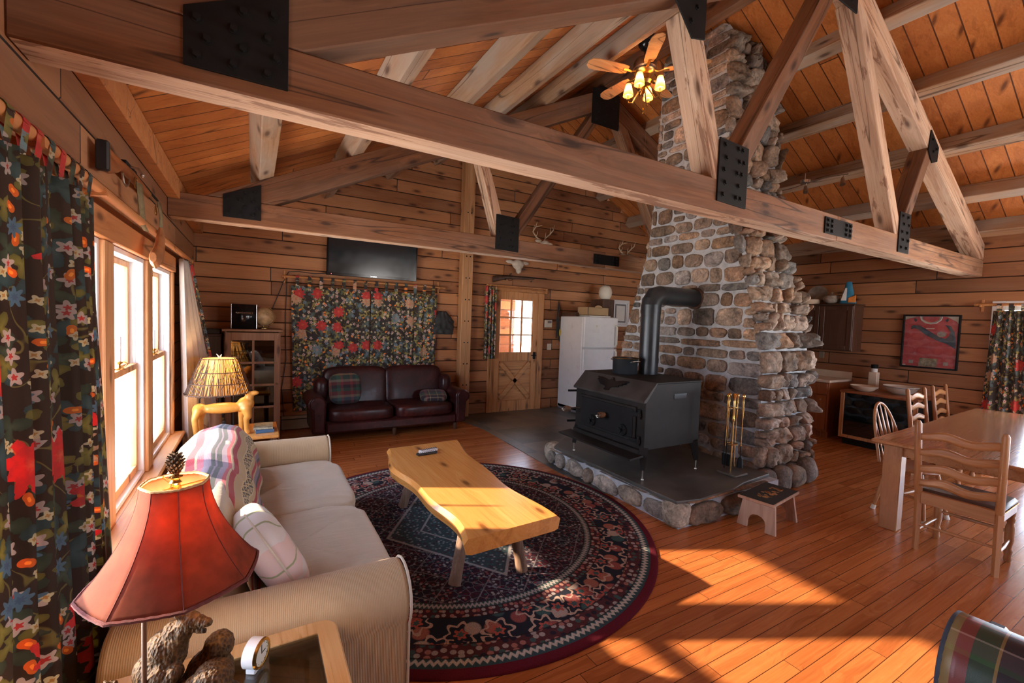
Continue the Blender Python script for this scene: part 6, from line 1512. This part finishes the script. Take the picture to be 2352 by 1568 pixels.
b = B(); b.grid(lambda u, v: (-.048*(1-.3*v)-.006, -.10+.10*u, .02+.12*v*(1-.4*u)), 8, 6); b.build('orange_print', M_['orange'], bg_, solid=.002); b = B(); b.grid(lambda u, v: (-.045*(1-.5*v)-.004, .02+.075*u*(1-v*.7), .05+.2*v), 8, 6); b.build('white_print', M_['paperwhite'], bg_, solid=.002)
kc = thing('base_cabinet', 'reddish wood base cabinet ending beside the dark buffet on the right wall', 'cabinet', (7.76, 4.75, 0)); b = B(); b.box((.02, -1.33, .09), (.67, 1.3, .875), .004); b.box((.06, -1.33, 0), (.67, 1.3, .09), 0); b.build('case', M_['counterwood'], kc)
for k in range(4):
    y = -1.31+.66*k; b = B(); b.box((0, y, .68), (.02, y+.62, .86), .004); q = b.build('drawer', M_['counterwood'], kc); b = B(); b.tube([(0, y+.25, .77), (-.03, y+.26, .77), (-.03, y+.36, .77), (0, y+.37, .77)], .005, 6); b.build('pull', M_['nickel'], q)
    b = B(); b.box((0, y, .12), (.02, y+.62, .665), .004); q = b.build('door', M_['counterwood'], kc); b = B(); b.ball((-.012, y+.08, .60), .012, 8, 6); b.build('knob', M_['nickel'], q)
wt = thing('kitchen_worktop', 'cream laminate worktop with a low backsplash on the right wall cabinets', 'worktop', (7.74, 4.75, .876)); b = B(); b.box((-.01, -1.36, 0), (.695, 1.32, .04), .006); b.build('slab', M_['cream'], wt); b = B(); b.box((.668, -1.36, .04), (.695, 1.32, .15), .004); b.build('backsplash', M_['cream'], wt)
ol = thing('wall_outlet', 'tan electrical outlet on the wall under the dark cabinet', 'outlet', (XR-.001, 3.86, 1.22)); b = B(); b.box((-.007, -.04, 0), (0, .04, .11), .003); b.build('plate', M_['heater'], ol)
bf = thing('buffet_cabinet', 'low dark fronted buffet edged in orange wood with two bowls on it', 'buffet', (7.66, 2.76, 0))
b = B(); b.box((.03, -.43, .10), (.72, .43, .77), .004); b.build('case', M_['black'], bf); b = B(); b.box((-.01, -.46, .77), (.74, .46, .805), .006); b.build('top', M_['counterwood'], bf)
b = B(); b.box((0, -.45, .10), (.035, -.40, .77), .004); b.box((0, .40, .10), (.035, .45, .77), .004); b.box((0, -.40, .10), (.035, .40, .145), .004); b.build('front_frame', M_['trim_z'], bf); b = B(); b.box((.012, -.40, .145), (.022, .40, .77), 0); b.build('glass_front', M_['dglass'], bf, smooth=False)
b = B(); b.box((.05, -.41, 0), (.70, .41, .10), 0); b.build('plinth', M_['black'], bf)
def bowl(lab, x, y, r, h, mat, stripe=False):
    t = thing('mixing_bowl', lab, 'bowl', (x, y, .806)); b = B(); b.lathe([(0, 0), (r*.45, 0), (r*.75, h*.35), (r*.97, h*.9), (r, h), (r*.95, h), (r*.72, h*.4), (r*.4, .012), (0, .01)], n=40); b.build('bowl', mat, t)
    if stripe: b = B(); b.tube([(r*.975*cos(a), r*.975*sin(a), h*.86) for a in [i*2*pi/48 for i in range(48)]], .004, 6, closed=True); b.build('stripe', M_['inkgrey'], t)
bowl('shallow plain cream bowl on the buffet, nearer the kitchen counter', 7.84, 2.99, .17, .085, M_['cream']); bowl('large cream bowl with a thin dark stripe on the buffet', 8.06, 2.63, .205, .12, M_['ivory'], True)
cn = thing('cream_canister', 'cream box with a dark lidded jar on it against the right wall', 'canister', (8.30, 3.05, .806)); b = B(); b.box((-.05, -.055, 0), (.05, .055, .27), .006); b.build('box', M_['cream'], cn); b = B(); b.lathe([(.04, .27), (.042, .32), (.04, .33), (0, .33)], n=20); b.build('label_band', M_['paperwhite'], cn); b = B(); b.lathe([(.043, .325), (.045, .375), (.038, .385), (0, .388)], n=20); b.build('lid', M_['black'], cn)
# framed jersey (faces -x).  local: X across (towards -y), Z up
jf = thing('framed_jersey', 'black framed red sports jersey with a navy stripe on the right wall', 'framed jersey', (XR-.012, 2.465, 1.19), -pi/2)
b = B(); w, h = .315, .775
b.box((-w, -.035, 0), (-w+.022, .0, h), .003); b.box((w-.022, -.035, 0), (w, 0, h), .003); b.box((-w+.022, -.035, 0), (w-.022, 0, .022), .003); b.box((-w+.022, -.035, h-.022), (w-.022, 0, h), .003); b.build('frame', M_['black'], jf)
b = B(); b.box((-w+.02, -.008, .02), (w-.02, -.002, h-.02), 0); b.build('mat_board', M_['ivory'], jf, smooth=False)
J = [(-.29, .025), (.29, .025), (.29, .64), (.27, .68), (.17, .745), (.125, .752), (.11, .70), (.06, .655), (0, .64), (-.06, .655), (-.11, .70), (-.125, .752), (-.17, .745), (-.29, .70)]
def flat(nm, P, y0, y1, mat, par=jf): b = B(); b.prism(P, y0, y1, 'y'); return b.build(nm, mat, par, smooth=False)
flat('jersey_body', J, -.018, -.009, M_['jersey'])
flat('navy_stripe', [(-.22, .60), (-.19, .625), (-.12, .62), (-.02, .55), (.10, .46), (.17, .44), (.205, .48), (.215, .54), (.18, .60), (.15, .635), (.215, .62), (.255, .54), (.27, .46), (.28, .30), (.20, .36), (.08, .41), (-.04, .48), (-.13, .56), (-.18, .58), (-.215, .56)], -.020, -.0175, M_['navy'])
flat('neck_opening', [(-.095, .75), (.095, .75), (.085, .71), (.04, .675), (0, .665), (-.04, .675), (-.085, .71)], -.0195, -.0175, M_['jersey'])
b = B(); b.tube([(-.12, -.02, .75), (-.105, -.02, .70), (-.06, -.02, .66), (0, -.02, .645), (.06, -.02, .66), (.105, -.02, .70), (.12, -.02, .75)], .008, 6); b.build('collar', M_['white'], jf)
for sx in (-1, 1): flat('shoulder_patch', [(sx*.15, .70), (sx*.18, .73), (sx*.19, .70), (sx*.17, .67)], -.0195, -.0175, M_['navy'])
flat('crest', [(.125+.05*cos(a), .50+.038*sin(a)) for a in [i*2*pi/24 for i in range(24)]], -.022, -.0175, M_['crock']); flat('maker_mark', [(-.045, .572), (.045, .572), (.045, .584), (-.045, .584)], -.0195, -.0175, M_['ivory'])
flat('team_photo', [(-.10, .03), (.10, .03), (.10, .15), (-.10, .15)], -.021, -.0175, M_['photo']); [flat('side_badge', [(x-.025, .06), (x+.025, .06), (x+.025, .11), (x-.025, .11)], -.021, -.0175, M_['crock']) for x in (-.19, .19)]; flat('corner_label', [(-.285, .028), (-.25, .028), (-.25, .042), (-.285, .042)], -.021, -.0175, M_['paperwhite'])
b = B(); b.box((-w+.02, -.031, .02), (w-.02, -.028, h-.02), 0); b.build('glazing', M_['glass'], jf, smooth=False)
# right wall curtains
XRc = XR-.085
cloth_panel('floral_curtain', M_['floral'], (XRc, 1.84), (XRc, 1.52), (XRc, 1.90), (XRc, 1.40), 2.02, .06, 4, .030, (1, 0), .8, (15, 0), tabs=3, rodz=2.09, label='floral curtain gathered beside the glass door on the right wall, past the dining table', seg=60)
rd2 = thing('curtain_rod', 'wooden curtain rod above the glass door on the right wall', 'curtain rod', (XR, .2, 2.10)); b = B(); b.cyl((-.085, -1.95, 0), (-.085, 1.82, 0), .018, .018, 16); b.build('pole', M_['pine_x'], rd2)
for y in (-1.7, 1.76): b = B(); b.box((-.11, y-.012, -.03), (0, y+.012, 0), .004); b.box((-.018, y-.014, -.09), (0, y+.014, .07), .004); b.build('bracket', M_['pine_z'], rd2)
# ------------------------------------------------------------------ dining table and chairs
dt = thing('dining_table', 'long polished wooden dining table by the glass door on the right', 'dining table', (6.34, 1.30, 0), radians(2.6))
b = B(); b.box((-1.68, -.68, .728), (1.68, .47, .762), .010); b.build('table_top', M_['table'], dt)
b = B(); b.box((-1.58, -.60, .64), (1.58, -.575, .728), .003); b.box((-1.58, .365, .64), (1.58, .39, .728), .003); b.box((-1.60, -.58, .64), (-1.575, .37, .728), .003); b.box((1.575, -.58, .64), (1.60, .37, .728), .003); b.build('apron', M_['table'], dt)
for (x, y) in ((-1.57, -.58), (-1.57, .33), (1.57, -.58), (1.57, .33)): b = B(); b.box((x-.062, y-.062, 0), (x+.062, y+.062, .728), .006); b.build('leg', M_['chair'], dt)
def ladder_chair(lab, loc, rz, group=None):
    """faces local +x; back posts at x=0"""
    t = thing('ladder_back_chair', lab, 'chair', loc, rz, group)
    for s in (-1, 1):
        y = s*.215; b = B()
        pts = [(0.02, y, 0), (0, y, .45), (-.02, y*1.02, .55), (-.075, y*1.06, 1.0), (-.078, y*1.06, 1.02)]
        b.tube(pts[:2], [.020, .024], 4, flat=1.0); b.tube(pts[1:], [.024, .023, .021, .012], 14); b.build('back_post', M_['chair'], t, ang=45)
    for z in (.545, .655, .785, .905):
        b = B(); k = (z-.5)/.5*.055
        def sl_(u, v, z=z, k=k):
            y = -.215+.43*u; wv = .016*sin(u*pi*2*1.5+pi/2*1); h = .052+.012*sin(u*pi)
            return (-.022-k-.022*sin(u*pi), y, z-h*.35+h*v+wv*(.9 if v > .5 else .7))
        b.grid(sl_, 28, 3); b.build('back_slat', M_['chair_y'], t, solid=.015, ang=60)
    b = B(); b.box((-.012, -.20, .375), (.018, .20, .468), .004); b.box((.40, -.215, .385), (.43, .215, .44), .004); [b.box((.01, s*.215-.012, .385), (.42, s*.215+.012, .44), .003) for s in (-1, 1)]; b.build('seat_rail', M_['chair_y'], t)
    b = B(); b.box((.02, -.225, .44), (.455, .225, .485), .018); q = b.build('leather_seat', M_['darkleather'], t)
    b = B()
    for s in (-1, 1):
        for i in range(22): b.ball((.03+.0195*i, s*.226, .447), .0055, 6, 4)
    for i in range(22): b.ball((.456, -.21+.02*i, .447), .0055, 6, 4)
    b.build('nailhead_trim', M_['brass'], q)
    for s in (-1, 1):
        b = B(); b.lathe([(.018, 0), (.024, .02), (.020, .04), (.026, .08), (.018, .10), (.028, .17), (.026, .26), (.018, .29), (.027, .32), (.020, .34), (.025, .36), (.025, .44)], (.42, s*.20, 0), 16); b.build('front_leg', M_['chair'], t)
    b = B(); b.tube([(.01, -.21, .205), (.01, 0, .205), (.01, .21, .205)], [.009, .012, .009], 10); b.build('rear_stretcher', M_['chair_y'], t)
    for s in (-1, 1): b = B(); b.tube([(.01, s*.21, .16), (.21, s*.21, .165), (.42, s*.20, .17)], [.009, .013, .009], 10); b.build('side_stretcher', M_['chair'], t)
    b = B(); b.tube([(.42, -.20, .23), (.42, 0, .23), (.42, .20, .23)], [.010, .015, .010], 10); b.build('front_stretcher', M_['chair_y'], t)
    return t
ch1 = ladder_chair('ladder back chair at the near end of the dining table, its back to the camera', (4.47, 1.085, 0), radians(1))
copy_tree(ch1, (7.02, 2.07, 0), radians(-92), 'ladder back chair on the far side of the dining table beside the spindle chair', group='ladder back chairs round the dining table')
copy_tree(ch1, (7.88, 2.10, 0), radians(-90), 'ladder back chair farthest along the dining table, closest to the right wall', group='ladder back chairs round the dining table'); ch1['group'] = 'ladder back chairs round the dining table'
wd = thing('windsor_chair', 'hoop backed windsor chair with spindles and white capped feet, nearest the buffet', 'chair', (5.30, 1.60, 0), radians(-96))
b = B(); b.lathe([(0, .43), (.19, .43), (.215, .445), (.21, .465), (.17, .46), (0, .452)], n=36, sy=1.05); b.build('seat', M_['chair_y'], wd)
hoop = [(-.17-.13*sin(a)*1.0, .20*cos(a), .46+.53*sin(a)**.85) for a in [pi*i/24 for i in range(25)]]
b = B(); b.tube(hoop, .0125, 10); b.build('hoop', M_['chair'], wd)
for i in range(5):
    y = -.12+.06*i; a = math.acos(max(-1, min(1, y*1.15/.20))); topp = (-.17-.13*sin(a), .20*cos(a), .46+.53*sin(a)**.85); b = B(); base = (-.165, y, .455); mid = [(base[k]+topp[k])/2 for k in range(3)]
    b.tube([base, mid, topp], [.008, .017 if i in (1, 2, 3) else .010, .007], 8, flat=.6); b.build('spindle', M_['chair'], wd)
for sx in (-1, 1):
    for sy in (-1, 1):
        b = B(); p = [(sx*.12, sy*.13, .44), (sx*.155, sy*.16, .25), (sx*.19, sy*.195, .03)]; b.tube(p, [.015, .021, .013], 12); q = b.build('leg', M_['chair'], wd); b = B(); b.cyl((sx*.188, sy*.193, .04), (sx*.196, sy*.20, 0), .018, .020, 12); b.build('white_cap', M_['ivory'], q)
for sy in (-1, 1): b = B(); b.tube([(-.16, sy*.165, .21), (0, sy*.165, .21), (.16, sy*.165, .21)], [.008, .014, .008], 8); b.build('stretcher', M_['chair_y'], wd)
b = B(); b.tube([(0, -.165, .21), (0, 0, .21), (0, .165, .21)], [.008, .014, .008], 8); b.build('cross_stretcher', M_['chair_y'], wd)
# ------------------------------------------------------------------ ceiling fan
cfn = thing('ceiling_fan', 'brass and black ceiling fan with four lit pleated shades, hanging left of the chimney', 'ceiling fan', (3.61, 3.55, 4.385))
b = B(); b.lathe([(0, .46), (.075, .455), (.085, .40), (.07, .34), (.085, .32), (.08, .28), (.045, .235), (.03, .225), (.0, .225)], n=28); b.build('canopy', M_['black_gloss'], cfn); b = B(); b.cyl((0, 0, .12), (0, 0, .24), .013); b.build('downrod', M_['black_gloss'], cfn)
b = B(); b.lathe([(0, .145), (.05, .14), (.105, .12), (.12, .09), (.12, .03), (.10, .01), (.0, .01)], n=32); b.build('motor_housing', M_['darkwood'], cfn); b = B(); b.lathe([(.10, .012), (.115, .0), (.10, -.03), (.07, -.045), (.065, -.09), (.085, -.105), (.07, -.14), (.03, -.16), (0, -.165)], n=32); b.build('brass_hub', M_['agedbrass'], cfn)
angs = [radians(q) for q in (163, 91, 19, -53, -125)]
for a in angs:
    Mz = Matrix.Rotation(a, 4, 'Z'); b = B(); n_ = 10
    pts = [(.20, -.045), (.26, -.062), (.55, -.075), (.62, -.065), (.655, -.03), (.655, .03), (.62, .065), (.55, .075), (.26, .062), (.20, .045)]
    b.prism(pts, -.004, .004, 'z', Mz @ Matrix.Translation((0, 0, -.01)) @ Matrix.Rotation(radians(12), 4, 'X')); bo = b.build('fan_blade', M_['trim'], cfn, smooth=False)
    b = B(); b.tube([Mz @ Vector(p) for p in ((.09, 0, .0), (.15, 0, -.02), (.20, 0, -.012), (.25, 0, -.014))], [.012, .012, .018, .02], 8, flat=.5); b.build('blade_bracket', M_['agedbrass'], bo)
for k in range(4):
    a = radians(28+90*k); ca, sa = cos(a), sin(a); P = lambda r, z: (r*ca, r*sa, z)
    b = B(); b.tube([P(.02, -.15), P(.07, -.22), P(.12, -.30), P(.165, -.29), P(.17, -.25)], .007, 8); b.lathe([(.010, -.27), (.022, -.258), (.018, -.245), (.010, -.24)], (.17*ca, .17*sa, 0), 14); ao = b.build('lamp_arm', M_['agedbrass'], cfn)
    b = B(); NPl = 20
    def shd(u, v): r = (.055*(1-v)+.027*v)*(1+.045*cos(2*pi*u*NPl)); return (.17*ca+r*cos(2*pi*u), .17*sa+r*sin(2*pi*u), -.215+.125*v)
    b.grid(shd, NPl*4, 4); b.build('pleated_shade', M_['fanshade'], ao, ang=180)
    b = B(); b.tube([(.17*ca+.0555*cos(q), .17*sa+.0555*sin(q), -.215) for q in [i*2*pi/40 for i in range(40)]], .002, 5, closed=True); b.build('shade_trim', M_['agedbrass'], ao)
    b = B(); b.cyl((.17*ca, .17*sa, -.245), (.17*ca, .17*sa, -.205), .007, .007, 10); b.build('candle_tube', M_['agedbrass'], ao); b = B(); b.ball((.17*ca, .17*sa, -.185), (.012, .012, .022), 10, 8); b.build('light_bulb', M_['bulb'], ao)
    ld = bpy.data.lights.new('fan_light', 'POINT'); ld.energy = 1.6; ld.color = (1, .60, .28); ld.shadow_soft_size = .02; lo = bpy.data.objects.new('fan_light', ld); COL.objects.link(lo); lo.parent = cfn; lo.location = (.17*ca, .17*sa, -.15)
b = B(); b.cyl((-.03, -.03, -.16), (-.03, -.03, -.40), .0012, None, 5); b.lathe([(0, -.46), (.007, -.45), (.009, -.42), (.003, -.40)], (-.03, -.03, 0), 10); b.build('short_pull_chain', M_['brass'], cfn); b = B(); b.cyl((.03, -.03, -.16), (.03, -.03, -1.15), .0012, None, 5); b.build('long_pull_chain', M_['agedbrass'], cfn)
# ------------------------------------------------------------------ spot track light on the right slope
tk = thing('track_light', 'wavy chrome track light with three spots on the right ceiling slope', 'track light', (6.35, 3.25, 3.66))
b = B(); b.lathe([(0, .0), (.06, .0), (.065, .035), (.0, .05)], (0, 0, -.02), 24); b.build('mount', M_['chrome'], tk); b = B(); b.cyl((0, 0, 0), (0, 0, .11), .008); b.build('stem', M_['chrome'], tk)
b = B(); b.tube([(0, -.50+1.0*i/24, -.03+.02*sin(i/24*2*pi)) for i in range(25)], .008, 8); b.build('bar', M_['chrome'], tk)
for y in (-.45, -.02, .36):
    b = B(); b.cyl((0, y, -.03), (-.02, y, -.08), .005, None, 8); b.cyl((-.015, y, -.07), (-.05, y-.02, -.16), .018, .030, 16); b.build('spot_head', M_['nickel'], tk)
